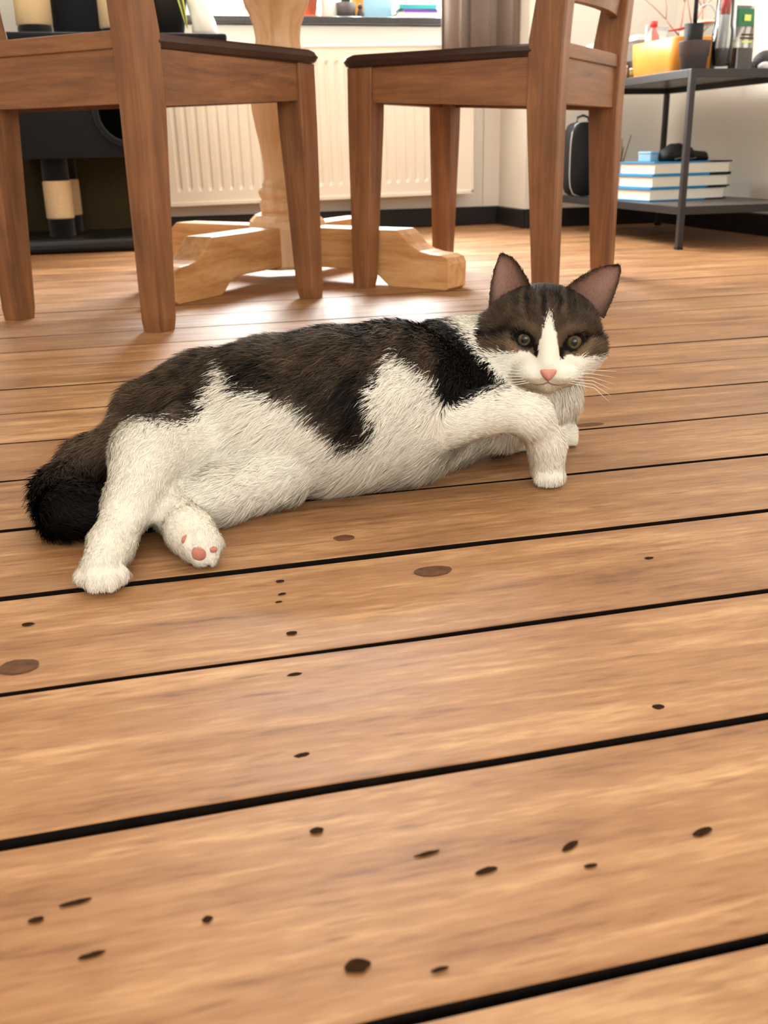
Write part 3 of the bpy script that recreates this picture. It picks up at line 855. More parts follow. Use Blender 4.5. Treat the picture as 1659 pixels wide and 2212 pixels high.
# three big hardbacks
def big_books():
    c = Vector((1.588, 2.91)); a = math.radians(9)
    ex, ey = Vector((math.cos(a), math.sin(a))), Vector((-math.sin(a), math.cos(a)))
    h = .0385
    labs = ['bottom blue hardback of the stack on the lower shelf', 'middle blue hardback of the stack on the lower shelf', 'top blue hardback of the stack, a black pouch lying on it']
    for k in range(3):
        L, D = .300, .185
        off = ex * (.004 * k) + ey * (-.002 * k)
        o = c + off
        t = tag(empty('hardback_book', (o.x, o.y, SLOW + k * h), a + (.01, -.012, .004)[k]), labs[k], 'book', 'blue hardbacks on the lower shelf')
        for z in (0, h - .0042):
            cv = box('cover', 0, L, 0, D, z, z + .0042, M_BLUE, t, bev=.0008)
            box('cover_band', L * .72, L + .0006, -.0006, D - .002, z + .0001, z + .0041 if z == 0 else z + .0045, M_BLACK, cv)
        box('pages', .006, L - .006, .006, D - .003, .0042, h - .0042, M_PAGES, t)
        box('spine', 0, L, D - .003, D, 0, h, M_BLUE, t, bev=.001)
    # pouch and small box on top
    zt = SLOW + 3 * h + .0004
    p = c + ex * .10 + ey * .05
    t = tag(empty('pouch', (p.x, p.y, zt), a), 'crumpled black pouch with a cord on top of the blue books', 'pouch')
    secs = []
    n = 20
    for s, ry, rz in ((0, .010, .008), (.008, .03, .018), (.04, .042, .026), (.075, .040, .028), (.105, .032, .022), (.12, .022, .016), (.17, .020, .014), (.178, .012, .008)):
        secs.append([(s - .03, ry * math.cos(b) * (1 + .12 * math.sin(3 * b + s * 90)), max(.0, rz * .9 + rz * math.sin(b) * (1 + .1 * math.sin(4 * b + s * 50)))) for b in [2 * PI * k / n for k in range(n)]])
    link('body', bm_mesh(loft_bm(secs), 'body'), M_BLACK, t, smooth=True)
    tube('cord', [(-.01, -.045, .006), (.02, -.05, .012), (.05, -.048, .006), (.07, -.047, .01)], .0025, M_GREY, t, 8)
    q = c + ex * .052 + ey * .085
    t = tag(empty('small_box', (q.x, q.y, zt), a + .2), 'light blue small box beside the black pouch on the books', 'box')
    box('body', -.02, .02, -.025, .025, 0, .022, M_LBLUE, t, bev=.002)
    box('lid', -.021, .021, -.026, .026, .022, .030, M_LBLUE, t, bev=.002)
big_books()

def shelf_bag():
    t = tag(empty('black_bag', (1.572, 3.38, SLOW)), 'upright black fabric bag with pale piping at the shelf end', 'bag')
    n = 28
    secs = []
    for y, k in ((-.045, .86), (-.035, .96), (0, 1.0), (.035, .96), (.045, .86)):
        ring = []
        for q in range(n):
            a = 2 * PI * q / n
            ex = 4.0
            cx_, cz_ = math.cos(a), math.sin(a)
            rr = (abs(cx_) ** ex + abs(cz_) ** ex) ** (-1 / ex)
            ring.append((.058 * k * rr * cx_, y, .122 + .122 * (k ** .4) * rr * cz_))
        secs.append(ring)
    link('body', bm_mesh(loft_bm(secs), 'body'), M_BLACK, t, smooth=True)
    pts = [(p[0] * 1.03, p[1], .122 + (p[2] - .122) * 1.015) for p in secs[1]]
    link('piping', bm_mesh(tube_bm([(x, y, max(z, .004)) for x, y, z in pts] + [pts[0]], .0018, 8, cap=False), 'piping'), M_STONEL, t, smooth=True)
    tube('handle', [(-.022, 0, .24), (-.02, 0, .258), (0, 0, .264), (.02, 0, .258), (.022, 0, .24)], .004, M_BLACK, t, 8)
shelf_bag()

t = tag(empty('twig_bundle', (1.66, 3.28, SLOW)), 'brown twigs sticking up behind the blue books', 'twigs')
for k in range(5):
    tube('twig', [(.006 * k, 0, 0), (.006 * k + .01 * math.sin(k), .01, .08), (.008 * k + .02 * math.sin(k * 2), .012, .15 + .012 * k)], [.004, .003, .0015], M_TWIG, t, 6)
t = tag(empty('trinket', (1.556, 3.10, SLOW)), 'small dark and gold trinket left of the blue books', 'trinket')
lathe('base', [(0, 0), (.010, 0), (.012, .012), (.007, .022)], M_GOLD, t, 16)
lathe('top', [(.0, .020), (.009, .024), (.012, .036), (.008, .048), (0, .05)], M_BLACK, t, 16)

def top_things():
    Z = STOP
    # orange planter
    t = tag(empty('orange_planter', (1.632, 2.915, Z), 0.02), 'orange glazed oval planter with white paper tufts on the metal shelf', 'planter')
    secs = []
    for z, g in ((0, .90), (.004, .94), (.05, 1.0), (.092, 1.02), (.095, 1.0), (.093, .95), (.02, .88)):
        secs.append([(x * g, y * g, z) for x, y in rrect(.135, .29, .045, 6)])
    link('planter', bm_mesh(loft_bm(secs), 'planter'), M_ORANGE, t, smooth=True)
    for k, (x, y, h, ty) in enumerate([(-.02, .11, .06, .2), (.0, .06, .045, -.2), (-.02, .02, .035, .4), (.02, -.02, .05, -.3), (.0, -.09, .045, .2)]):
        bm = loft_bm([[(-.02, -.003, 0), (.02, -.003, 0), (.02, .003, 0), (-.02, .003, 0)], [(-.012 + .01 * ty, -.010, h * .6), (.016, -.002, h * .5), (.016, .004, h * .5), (-.012, -.002, h * .6)], [(ty * .02 - .003, -.006, h + .03), (ty * .02 + .003, -.004, h + .03), (ty * .02 + .003, 0, h + .03), (ty * .02 - .003, 0, h + .03)]])
        link('paper_tuft', bm_mesh(bm, 'paper_tuft'), M_WHITE, t, loc=(x, y, .04), rot=(0, 0, ty))
    # grey plastic pot with inner black pot and stake
    t = tag(empty('grey_planter', (1.582, 2.705, Z)), 'dark grey plastic plant pot with a black stake at the shelf corner', 'flower pot')
    lathe('pot', [(0, 0), (.034, 0), (.037, .035), (.040, .036), (.043, .072), (.044, .074), (.040, .074), (.036, .03), (0, .028)], M_GREY, t, 28)
    lathe('inner_pot', [(0, .03), (.024, .03), (.026, .118), (.023, .118), (.022, .10), (0, .10)], M_BLACK, t, 24, loc=(-.004, .004, 0))
    tube('stake', [(-.002, .004, .10), (-.004, .004, .19), (-.010, .004, .30)], .006, M_STEM, t, 8)
    # pink bottle
    t = tag(empty('pink_bottle', (1.602, 2.83, Z)), 'small pink bottle standing behind the dark grey pot', 'bottle')
    t.location = (1.655, 3.08, Z)
    lathe('bottle', [(0, 0), (.020, 0), (.022, .01), (.022, .10), (.018, .125), (.009, .14), (.009, .158), (0, .158)], M_PINK, t, 24)
    lathe('cap', [(.0095, .15), (.0115, .15), (.0115, .166), (0, .166)], M_RED, t, 16)
    o = tag(link('ribbon', bm_mesh(tube_bm([(1.545, 2.79, Z + .108), (1.575, 2.772, Z + .112), (1.60, 2.76, Z + .120), (1.635, 2.75, Z + .126), (1.668, 2.745, Z + .128)], [.002, .0035, .003, .0025, .001], 8), 'ribbon'), M_RED), 'thin red ribbon draped across the black pot on the shelf', 'ribbon')
    # small tins at the left
    for (x, y, r, h, m, lab) in ((1.565, 3.10, .018, .042, M_TIN, 'small pale round tin at the left end of the shelf top'), (1.592, 3.075, .013, .032, M_GOLD, 'tiny gold tin next to the pale round tin')):
        t = tag(empty('tin', (x, y, Z)), lab, 'tin', 'tins on the shelf top')
        lathe('can', [(0, 0), (r, 0), (r, h * .72), (r * .97, h * .74), (0, h * .74)], m, t, 20)
        lathe('lid', [(0, h * .74), (r * 1.03, h * .74), (r * 1.03, h), (r * .9, h * 1.03), (0, h * 1.03)], M_TIN, t, 20)
    # clear canister with white content
    t = tag(empty('glass_canister', (1.785, 3.0, Z)), 'clear glass canister with white contents and a wire handle', 'jar')
    lathe('glass', [(0, 0), (.036, 0), (.038, .01), (.038, .135), (.034, .15), (.034, .155), (.032, .155), (.032, .148), (.035, .132), (.035, .012), (0, .008)], M_GLASS, t, 28)
    lathe('contents', [(0, .012), (.033, .012), (.033, .105), (.02, .112), (0, .11)], M_WHITE, t, 24)
    tube('handle', [(.036 * math.cos(a), 0, .15 + .055 * math.sin(a)) for a in np.linspace(0, PI, 14)], .003, M_STONEL, t, 8)
    lathe('rim', [(.035, .148), (.040, .148), (.040, .158), (.035, .158)], M_TIN, t, 24)
    # tall glass vase
    t = tag(empty('glass_vase', (1.663, 2.70, Z)), 'tall clear glass vase holding rolled paper on the shelf', 'vase')
    lathe('glass', [(0, 0), (.026, 0), (.0285, .006), (.0285, .10), (.024, .112), (.022, .30), (.020, .30), (.0215, .112), (.0255, .10), (.0255, .012), (0, .010)], M_GLASS, t, 28)
    lathe('filling', [(0, .011), (.022, .011), (.022, .055), (0, .060)], M_GREY, t, 20)
    tube('rolled_paper', [(0, 0, .05), (.003, 0, .17), (.006, 0, .34)], .012, M_STONEL, t, 12)
    tube('paper_band', [(.0025, 0, .14), (.004, 0, .20)], .0125, M_RED, t, 12)
    # clear packet with green label and dark contents
    t = tag(empty('clear_packet', (1.757, 2.75, Z), .1), 'clear film packet with green header and dark contents', 'packet')
    def pillow(w, d, z0, z1, g0, g1, g2):
        out = []
        for z, g in ((z0, g0), ((z0 + z1) / 2, g1), (z1, g2)):
            out.append([(x, y * g, z) for x, y in rrect(w, d, d * .3, 4)])
        return out
    link('film', bm_mesh(loft_bm(pillow(.062, .036, 0, .17, 1, 1, .12)), 'film'), M_FILM, t)
    link('contents', bm_mesh(loft_bm(pillow(.056, .031, .001, .062, .9, 1, .7)), 'contents'), M_BEANS, t)
    link('header_label', bm_mesh(loft_bm(pillow(.060, .034, .118, .162, .75, .5, .3)), 'header_label'), mat('header_green', srgb(44, 110, 76), .5, noise=.15, nscale=40), t)
    box('logo', -.010, .012, -.0135, -.0125, .130, .146, M_LIME, t)
    for k, (zz, ww) in enumerate(((.092, .040), (.083, .046), (.074, .032))):
        box('print_line', -ww / 2, ww / 2, -.0188, -.0178, zz, zz + .005, M_LEAFD if k < 2 else M_LIME, t)
    # stones
    for x, y, rx, h, m, lab in ((1.876, 2.80, .042, .062, M_STONE, 'large dark stone at the right end of the shelf top'), (1.832, 2.74, .020, .026, M_STONEL, 'pale small stone before the large dark stone'), (1.806, 2.78, .016, .030, M_STONE, 'small dark stone beside the clear packet')):
        bm = bmesh.new()
        bmesh.ops.create_icosphere(bm, subdivisions=3, radius=1)
        for v in bm.verts:
            nz_ = 1 + .12 * math.sin(v.co.x * 3 + x * 50) * math.cos(v.co.y * 4 + y * 31)
            v.co = Vector((v.co.x * rx * nz_, v.co.y * rx * .8 * nz_, h / 2 + v.co.z * h / 2))
        tag(link('stone', bm_mesh(bm, 'stone'), m, None, (x, y, Z), smooth=True), lab, 'stone')
    # pale containers further back
    for x, y, w, d, h, m2, lab in ((1.62, 3.34, .10, .10, .11, M_TERRA, 'clear plastic tub with reddish contents at the far end of the shelf'), (1.735, 3.30, .09, .10, .13, M_PAGES, 'clear plastic tub with pale contents behind the orange planter')):
        t = tag(empty('plastic_tub', (x, y, Z)), lab, 'tub', 'plastic tubs on the shelf top')
        link('tub', bm_mesh(loft_bm([[(px_ * g, py_ * g, z) for px_, py_ in rrect(w, d, .015, 4)] for z, g in ((0, .9), (h, 1))]), 'tub'), M_FILM, t)
        link('contents', bm_mesh(loft_bm([[(px_ * g, py_ * g, z) for px_, py_ in rrect(w * .94, d * .94, .012, 4)] for z, g in ((.003, .9), (h * .55, .95))]), 'contents'), m2, t)
        link('lid', bm_mesh(loft_bm([[(px_ * g, py_ * g, z) for px_, py_ in rrect(w, d, .015, 4)] for z, g in ((h + .0005, 1.04), (h + .012, 1.04), (h + .016, .9))]), 'lid'), M_WHITE, t)
    # photo frame card
    t = tag(empty('picture_frame', (1.70, 3.14, Z), .25), 'pale grey picture frame leaning behind the orange planter', 'picture frame')
    box('frame_board', -.045, .045, -.005, .005, 0, .16, M_STONEL, t, bev=.002)
    box('picture', -.032, .036, -.0062, -.0050, .02, .145, M_WHITE, t)
    # coral-like twigs in a small vase
    t = tag(empty('coral_branch', (1.86, 3.22, Z)), 'pink coral like branches in a little vase on the shelf', 'branches')
    lathe('vase', [(0, 0), (.022, 0), (.026, .03), (.014, .07), (.012, .09), (.010, .09), (.012, .06), (0, .02)], M_TERRA, t, 20)
    r2 = random.Random(3)
    def grow(p, d, r, n):
        q = p + d * (.07 + .03 * r2.random())
        tube('branch', [p, (p + q) / 2 + Vector((r2.uniform(-.006, .006), 0, r2.uniform(-.004, .004))), q], [r, r * .85, r * .7], M_CORAL, t, 6)
        if n:
            for s in (-1, 1):
                grow(q, (d + Vector((s * (.4 + .3 * r2.random()), r2.uniform(-.3, .3), .1))).normalized(), r * .7, n - 1)
    for s in (-.5, .1, .6):
        grow(Vector((0, 0, .07)), Vector((s, 0, 1)).normalized(), .004, 3)
top_things()
# ------------------------------------------------------------------ the cat
def cat():
    root = tag(empty('cat', (0.165, 0.84, 0.0)), 'brown tabby and white cat lying on its side on the plank floor, facing the camera', 'cat')
    inv = Vector(root.location)
    # skeleton: chains of (x, y, z, radius); blend width, fur direction sign, fur length
    chains = [
        ('torso', .030, -1, .015, [(.0215, .8981, .0448, .0448), (.0664, .8833, .0578, .0578), (.1127, .8511, .0654, .0654), (.1648, .8406, .0687, .0687), (.2223, .8498, .0687, .0687), (.2743, .8758, .0595, .0595)]),
        ('hip', .020, -1, .015, [(.0054, .895, .0668, .0258), (.0472, .89, .0697, .0397)]),
        ('thigh', .016, 1, .010, [(.0411, .825, .0535, .0361), (.0039, .79, .0569, .0291), (-.0137, .745, .0350, .0188)]),
        ('shank', .012, 1, .006, [(-.0137, .745, .0350, .0188), (-.0303, .70, .0190, .0145), (-.038, .672, .0130, .0145)]),
        ('leg_low', .012, 1, .011, [(.111, .80, .0297, .0259), (.0573, .775, .0228, .0196), (.0223, .7687, .0178, .0175)]),
        ('foot_low', .008, 1, .005, [(.0160, .760, .0185, .0180), (.0265, .7120, .0180, .0165), (.0330, .6880, .0165, .0155)]),
        ('neck', .025, -1, .013, [(.2865, .90, .0825, .0481), (.345, .905, .0960, .0390)]),
        ('ruff', .020, 1, .014, [(.3345, .875, .0503, .0391), (.3920, .895, .0586, .0280), (.4060, .905, .0420, .0220)]),
        ('fore_far', .010, 1, .006, [(.3429, .8889, .0183, .0183), (.4087, .8926, .0144, .0144)]),
        ('fore_near', .010, 1, .007, [(.2611, .80, .0637, .0250), (.2994, .783, .0742, .0179), (.3266, .778, .0658, .0164), (.344, .783, .0388, .0143), (.3468, .7860, .0170, .0150)]),
        ('tail', .012, 1, .017, [(-.0100, .875, .0550, .0165), (-.0480, .862, .0330, .0200), (-.0684, .8200, .0213, .0213), (-.0628, .7773, .0198, .0198), (-.0401, .774, .0169, .0169), (-.0135, .7759, .0141, .0141)]),
    ]
    toes = [(-.0500, .6700, .0085, .0076), (-.0430, .6590, .0085, .0080), (-.0330, .6570, .0085, .0078), (-.0255, .6650, .0085, .0070),
            (.3385, .7790, .0080, .0070), (.3440, .7740, .0080, .0072), (.3510, .7750, .0080, .0070), (.3570, .7810, .0080, .0062),
            (.0225, .6905, .0090, .0060), (.0300, .6810, .0075, .0060), (.0390, .6800, .0085, .0062), (.0440, .6880, .0150, .0062),
            (.4150, .8860, .0080, .0068), (.4190, .8930, .0080, .0068)]
    HC = np.array([.3704, .865, .1243])
    hu, hv = np.array(AX_R), np.array(AX_U)
    hw = -np.array([.3704, .865, .1243 - CAM_H]); hw = hw / np.linalg.norm(hw)
    hu = hu - hw * hu.dot(hw); hu /= np.linalg.norm(hu)
    hv = np.cross(hw, hu)
    HM = np.stack([hu, hv, hw])          # rows: local axes
    def hl(u, v, w): return HC + (u * hu + v * hv + w * hw) * .001
    # head ellipsoids in millimetres in the head frame: centre, radii, blend
    ells = [((0, -1, -6), (52, 43, 45), .012), ((-32, -15, 6), (24, 21, 26), .012), ((34, -17, 6), (23, 21, 26), .012),
            ((-6, -38.5, 35), (16, 12, 15), .006), ((20, -39, 35), (16, 12, 15), .006), ((7, -48, 30), (11, 9, 12), .006),
            ((-15, 6, 26), (17, 11, 14), .008), ((29, 4, 26), (17, 11, 14), .008), ((5, -32, 10), (38, 20, 30), .012)]
    bridge = (hl(7, 6, 33), .012, hl(7, -30, 45.5), .0085)
    EYES = [(-15.0, -9.0, -30), (29.0, -11.4, 30)]

    lo, hi, vx = np.array([-.115, .635, -.006]), np.array([.455, 1.0, .190]), .0024
    ax = [np.arange(lo[i], hi[i] + vx, vx, dtype=np.float32) for i in range(3)]
    G = np.stack(np.meshgrid(*ax, indexing='ij'), -1)
    def cone(P, a, ra, b, rb):
        a, b = np.asarray(a, np.float32), np.asarray(b, np.float32)
        d = b - a
        t = np.clip(((P - a) @ d) / max(float(d @ d), 1e-9), 0, 1)
        return np.linalg.norm(P - a - t[..., None] * d, axis=-1) - (ra + t * (rb - ra))
    def ell(P, c, r, rot=None):
        q = (P - HC.astype(np.float32)) @ HM.T.astype(np.float32) * 1000 - np.array(c, np.float32)
        if rot:
            cr, sr = math.cos(math.radians(rot)), math.sin(math.radians(rot))
            q = np.stack([q[..., 0] * cr + q[..., 1] * sr, -q[..., 0] * sr + q[..., 1] * cr, q[..., 2]], -1)
        r = np.array(r, np.float32)
        k0 = np.linalg.norm(q / r, axis=-1)
        k1 = np.linalg.norm(q / (r * r), axis=-1) + 1e-6
        return k0 * (k0 - 1) / k1 * .001
    def smin(a, b, k):
        h = np.clip(.5 + .5 * (b - a) / k, 0, 1)
        return b + (a - b) * h - k * h * (1 - h)
    D = np.full(G.shape[:3], 1.0, np.float32)
    def cut(c, r):
        i = [slice(max(0, int((min(c[q]) - r - lo[q]) / vx)), int((max(c[q]) + r - lo[q]) / vx) + 2) for q in range(3)]
        return tuple(i)
    for nm, k, sg, fl, ch in chains:
        dc = None
        for a, b in zip(ch, ch[1:]):
            s = cone(G, a[:3], a[3], b[:3], b[3])
            dc = s if dc is None else smin(dc, s, .012)
        D = smin(D, dc, k)
    for t_ in toes:
        D = smin(D, np.linalg.norm(G - np.array(t_[:3], np.float32), axis=-1) - t_[3], .0022)
    dh = None
    for c, r, k in ells:
        s = ell(G, c, r)
        dh = s if dh is None else smin(dh, s, k)
    dh = smin(dh, cone(G, *bridge), .007)
    D = smin(D, dh, .016)
    for (eu, ev, rot) in EYES:                       # eye sockets
        s = -ell(G, (eu, ev, 46), (8.8, 6.0, 14), rot)
        h = np.clip(.5 - .5 * (D - s) / .003, 0, 1)
        D = D + (s - D) * h + .003 * h * (1 - h)
    s = -cone(G, hl(-10, -50, 44), .0016, hl(7, -44.5, 52), .0016)
    D = np.maximum(D, s); D = np.maximum(D, -cone(G, hl(24, -50, 44), .0016, hl(7, -44.5, 52), .0016))
    D = np.maximum(D, -(G[..., 2] - .0008))          # rests flat on the boards

    # surface nets
    S = D < 0
    nx, ny, nz = S.shape
    cnt = np.zeros((nx - 1, ny - 1, nz - 1), np.float32)
    acc = np.zeros((nx - 1, ny - 1, nz - 1, 3), np.float32)
    cor = [(i, j, k) for i in (0, 1) for j in (0, 1) for k in (0, 1)]
    def sub(A, c): return A[c[0]:nx - 1 + c[0], c[1]:ny - 1 + c[1], c[2]:nz - 1 + c[2]]
    for a in cor:
        for b in cor:
            if sum(b) - sum(a) == 1 and sum(abs(b[q] - a[q]) for q in range(3)) == 1:
                da, db = sub(D, a), sub(D, b)
                m = (da < 0) != (db < 0)
                t = np.where(m, da / np.where(m, da - db, 1), 0)
                cnt += m
                for q in range(3):
                    acc[..., q] += np.where(m, a[q] + t * (b[q] - a[q]), 0)
    act = cnt > 0
    vid = np.full(act.shape, -1, np.int64)
    ids = np.argwhere(act)
    vid[act] = np.arange(len(ids))
    V = (ids + acc[act] / cnt[act][:, None]) * vx + np.array([ax[0][0], ax[1][0], ax[2][0]])
    quads = []
    for axis in range(3):
        o1, o2 = [(1, 2), (2, 0), (0, 1)][axis]
        sl0 = [slice(None)] * 3; sl1 = [slice(None)] * 3
        sl0[axis] = slice(0, -1); sl1[axis] = slice(1, None)
        ch = S[tuple(sl0)] != S[tuple(sl1)]
        e = np.argwhere(ch)
        e = e[(e[:, o1] > 0) & (e[:, o2] > 0) & (e[:, o1] < act.shape[o1]) & (e[:, o2] < act.shape[o2])]
        ins = S[tuple(sl0)][tuple(e.T)]
        def at(d1, d2):
            f_ = e.copy(); f_[:, o1] += d1; f_[:, o2] += d2
            return vid[tuple(f_.T)]
        q = np.stack([at(-1, -1), at(0, -1), at(0, 0), at(-1, 0)], 1)
        q[~ins] = q[~ins][:, ::-1]
        quads.append(q)
    quads = np.concatenate(quads)
    quads = quads[(quads >= 0).all(1)]
    nb = len(V)

    # ears: cupped shells joined to the same mesh
    EV, EF, EIN = [], [], []
    def bez(a, b, c, t): return (1 - t) ** 2 * a + 2 * t * (1 - t) * b + t * t * c
    for so, out, co, tip, ci, inn in ((-1, (-50, 10, -8), (-51, 50, -10), (-40, 70, -10), (-24, 70, -4), (-9, 34, 8)), (1, (57, 10, -8), (73, 46, -10), (70, 58.5, -10), (48, 62, -4), (18, 35, 8))):
        out, co, tip, ci, inn = [np.array(x, float) for x in (out, co, tip, ci, inn)]
        nu, nv = 14, 16
        base = nb + len(EV)
        for sheet in (0, 1):
            for j in range(nv + 1):
                v = j / nv
                A, B = bez(out, co, tip, v), bez(inn, ci, tip, v)
                for i in range(nu + 1):
                    u = i / nu
                    p = A + (B - A) * u
                    dep = 17 * (1 - v) ** .7 * (1 - (2 * u - 1) ** 2)
                    th = 2.6 * sheet * (1 - (2 * u - 1) ** 4) * (1 - .6 * v)
                    p = p - np.array([0, 0, 1.0]) * (dep + th)
                    EV.append(hl(*p)); EIN.append((1 - sheet, u, v))
        W = nu + 1
        for j in range(nv):
            for i in range(nu):
                q = [base + j * W + i, base + j * W + i + 1, base + (j + 1) * W + i + 1, base + (j + 1) * W + i]
                off = W * (nv + 1)
                if so > 0: q = q[::-1]
                EF.append(q); EF.append([x + off for x in q[::-1]])
    V = np.concatenate([V, np.array(EV)])
    quads = np.concatenate([quads, np.array(EF)])
    loc = V - np.array(inv)
    me = bpy.data.meshes.new('cat_body')
    me.from_pydata(loc.tolist(), [], quads.tolist())
    me.update()
    bm = bmesh.new(); bm.from_mesh(me)
    # light relax of the body only
    bv = [v for v in bm.verts if v.index < nb]
    for _ in range(2):
        bmesh.ops.smooth_vert(bm, verts=bv, factor=.5, use_axis_x=True, use_axis_y=True, use_axis_z=True)
    bm.to_mesh(me); bm.free()
    NV = len(me.vertices)
    co = np.empty(NV * 3, np.float32); me.vertices.foreach_get('co', co); V = co.reshape(-1, 3).astype(np.float64) + np.array(inv)
    no = np.empty(NV * 3, np.float32); me.vertex_normals.foreach_get('vector', no); NRM = no.reshape(-1, 3).astype(np.float64)
    me.polygons.foreach_set('use_smooth', [True] * len(me.polygons))

    # ---- which body part is nearest, fur flow and fur length
    def fields(P):
        Wt, Fl, Ln, names = [], [], [], []
        for nm, k, sg, fl, ch in chains:
            for a, b in zip(ch, ch[1:]):
                d = cone(P, a[:3], a[3], b[:3], b[3])
                dirv = np.array(b[:3]) - np.array(a[:3]); dirv = sg * dirv / np.linalg.norm(dirv)
                if nm == 'torso': dirv = dirv + np.array([0, -.15, -.45])
                if nm == 'ruff': dirv = np.array([.1, -.3, -.9])
                Wt.append(d); Fl.append(np.broadcast_to(dirv, P.shape)); Ln.append(np.full(len(P), fl)); names.append(nm)
        dhd = np.min([ell(P, c, r) for c, r, k in ells], axis=0)
        rad = P - hl(7, -36, 40)
        rad = rad / (np.linalg.norm(rad, axis=1)[:, None] + 1e-6)
        Wt.append(dhd); Fl.append(rad)
        q = (P - HC) @ HM.T * 1000
        cheek = np.clip((np.abs(q[:, 0] - 3) - 30) / 25, 0, 1)
        Ln.append((.0050 + .0075 * cheek) * np.clip(np.hypot((q[:, 0] - 7) / 34, (q[:, 1] + 22) / 36), .45, 1.25)); names.append('head')
        dt = np.min([np.linalg.norm(P - np.array(t_[:3]), axis=1) - t_[3] for t_ in toes], axis=0)
        Wt.append(dt + .001); Fl.append(np.broadcast_to(np.array([.05, -.25, -.95]), P.shape)); Ln.append(np.full(len(P), .0042)); names.append('toe')
        Wt = np.array(Wt); near = np.argmin(Wt, 0)
        w = np.exp(-(Wt - Wt.min(0)) / .005)
        w /= w.sum(0)
        flow = np.einsum('kn,knc->nc', w, np.array(Fl))
        ln = (w * np.array(Ln)).sum(0)
        return np.array(names)[near], flow, ln

    # ---- coat: patches laid out on the flank
    f_px = 2145.43
    def flank(P):
        d = P - np.array([0, 0, CAM_H])
        z = d @ np.array(AX_F)
        return np.stack([829.5 + f_px * (d @ np.array(AX_R)) / z, 1106 - f_px * (d @ np.array(AX_U)) / z], 1)
    PATCH = np.array([(238, 905), (240, 862), (285, 810), (380, 765), (470, 735), (560, 705), (700, 670), (830, 660), (900, 662), (985, 695), (1040, 765), (1095, 828), (1050, 845), (1005, 866), (965, 877), (950, 845), (943, 822), (915, 800), (880, 780), (858, 766), (838, 785), (822, 805), (812, 830), (805, 860), (815, 905), (822, 940), (795, 953), (765, 960), (735, 945), (705, 915), (680, 890), (655, 866), (625, 856), (590, 850), (555, 848), (525, 840), (505, 815), (490, 786), (478, 790), (476, 820), (465, 850), (445, 885), (405, 916), (350, 908), (300, 900)], float)
    def inpoly(q, poly):
        x, y = q[:, 0], q[:, 1]
        c = np.zeros(len(q), bool)
        n = len(poly)
        for i in range(n):
            (xa, ya), (xb, yb) = poly[i], poly[(i + 1) % n]
            m = ((ya > y) != (yb > y)) & (x < (xb - xa) * (y - ya) / (yb - ya + 1e-12) + xa)
            c ^= m
        return c
    HB = np.array([(1010, 778), (1045, 768), (1105, 760), (1140, 760), (1158, 772), (1164, 745), (1171, 718), (1186, 672), (1200, 715), (1205, 745), (1211, 772), (1230, 766), (1262, 772), (1320, 775)], float)
    WHITE = np.array(srgb(246, 240, 226)[:3]); CREAM = np.array(srgb(232, 216, 190)[:3])
    BROWN = np.array(srgb(98, 80, 63)[:3]); BLACK = np.array(srgb(12, 8, 7)[:3]); BEIGE = np.array(srgb(146, 120, 92)[:3]); PINK = np.array(srgb(206, 158, 142)[:3])
    def vnoise(q, s, seed=0):
        a = np.sin(q[:, 0] * s + seed) * np.cos(q[:, 1] * s * 1.3 + seed * 2.1) + .6 * np.sin(q[:, 0] * s * 2.3 + q[:, 1] * s * 1.7 + seed) + .4 * np.sin(q[:, 1] * s * 3.7 - q[:, 0] * s * 2.9 + seed * 3)
        return a / 2
    def coat(P, nrm, names, jit=0.0):
        n = len(P)
        q = flank(P)
        qj = q + rng.normal(0, 1, q.shape) * jit
        view = np.array([0, 0, CAM_H]) - P
        view /= np.linalg.norm(view, axis=1)[:, None]
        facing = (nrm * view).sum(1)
        C = np.tile(WHITE, (n, 1))
        torso = np.isin(names, ['torso', 'hip', 'thigh', 'neck', 'fore_near', 'ruff', 'leg_low'])
        dark = inpoly(qj, PATCH) & np.isin(names, ['torso', 'hip', 'thigh', 'neck', 'fore_near'])
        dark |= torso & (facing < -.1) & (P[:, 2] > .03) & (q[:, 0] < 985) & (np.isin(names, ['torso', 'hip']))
        # tabby bands
        x, y = qj[:, 0], qj[:, 1]
        t = .58 + .30 * vnoise(q, .045, 1) + .22 * vnoise(q, .13, 4)
        def band(xc, yc0, slope, wd, amt):
            dd = np.abs(x - (xc + slope * (y - yc0)))
            return amt * np.exp(-(dd / wd) ** 2)
        for bx_, by_, wx_, wy_, am_ in ((555, 812, 62, 34, .75), (788, 722, 15, 46, .75), (894, 735, 12, 50, .65), (772, 872, 44, 74, .80), (440, 850, 34, 40, .55), (345, 870, 30, 22, .35), (505, 768, 22, 26, .45), (690, 830, 26, 40, .45), (655, 745, 10, 34, .35), (720, 725, 9, 34, .30), (400, 800, 14, 20, .35), (850, 720, 8, 34, .30)):
            t -= am_ * np.exp(-((x - bx_ - .12 * (y - by_)) / wx_) ** 2 - ((y - by_) / wy_) ** 2)
        t -= 1.0 / (1 + np.exp(-(x - 948 - .05 * (y - 780)) / 8))
        t = np.clip(t + rng.normal(0, .16, n) * (jit > 0), 0, 1.0)[:, None]
        dk = BLACK + (BROWN - BLACK) * t
        C[dark] = dk[dark]
        # tail
        tl = (names == 'tail')
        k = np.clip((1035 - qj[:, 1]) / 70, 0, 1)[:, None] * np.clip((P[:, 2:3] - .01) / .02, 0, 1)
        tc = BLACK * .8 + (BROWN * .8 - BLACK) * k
        C[tl] = tc[tl]
        # head
        hd = (names == 'head')
        qh = q + (qj - q) * .4
        yb = np.interp(qh[:, 0], HB[:, 0], HB[:, 1])
        hdk = hd & ((qh[:, 1] < yb) | (facing < -.35))
        hx, hy = q[:, 0] - 1187, q[:, 1]
        th = .40 + .10 * vnoise(q, .07, 2)
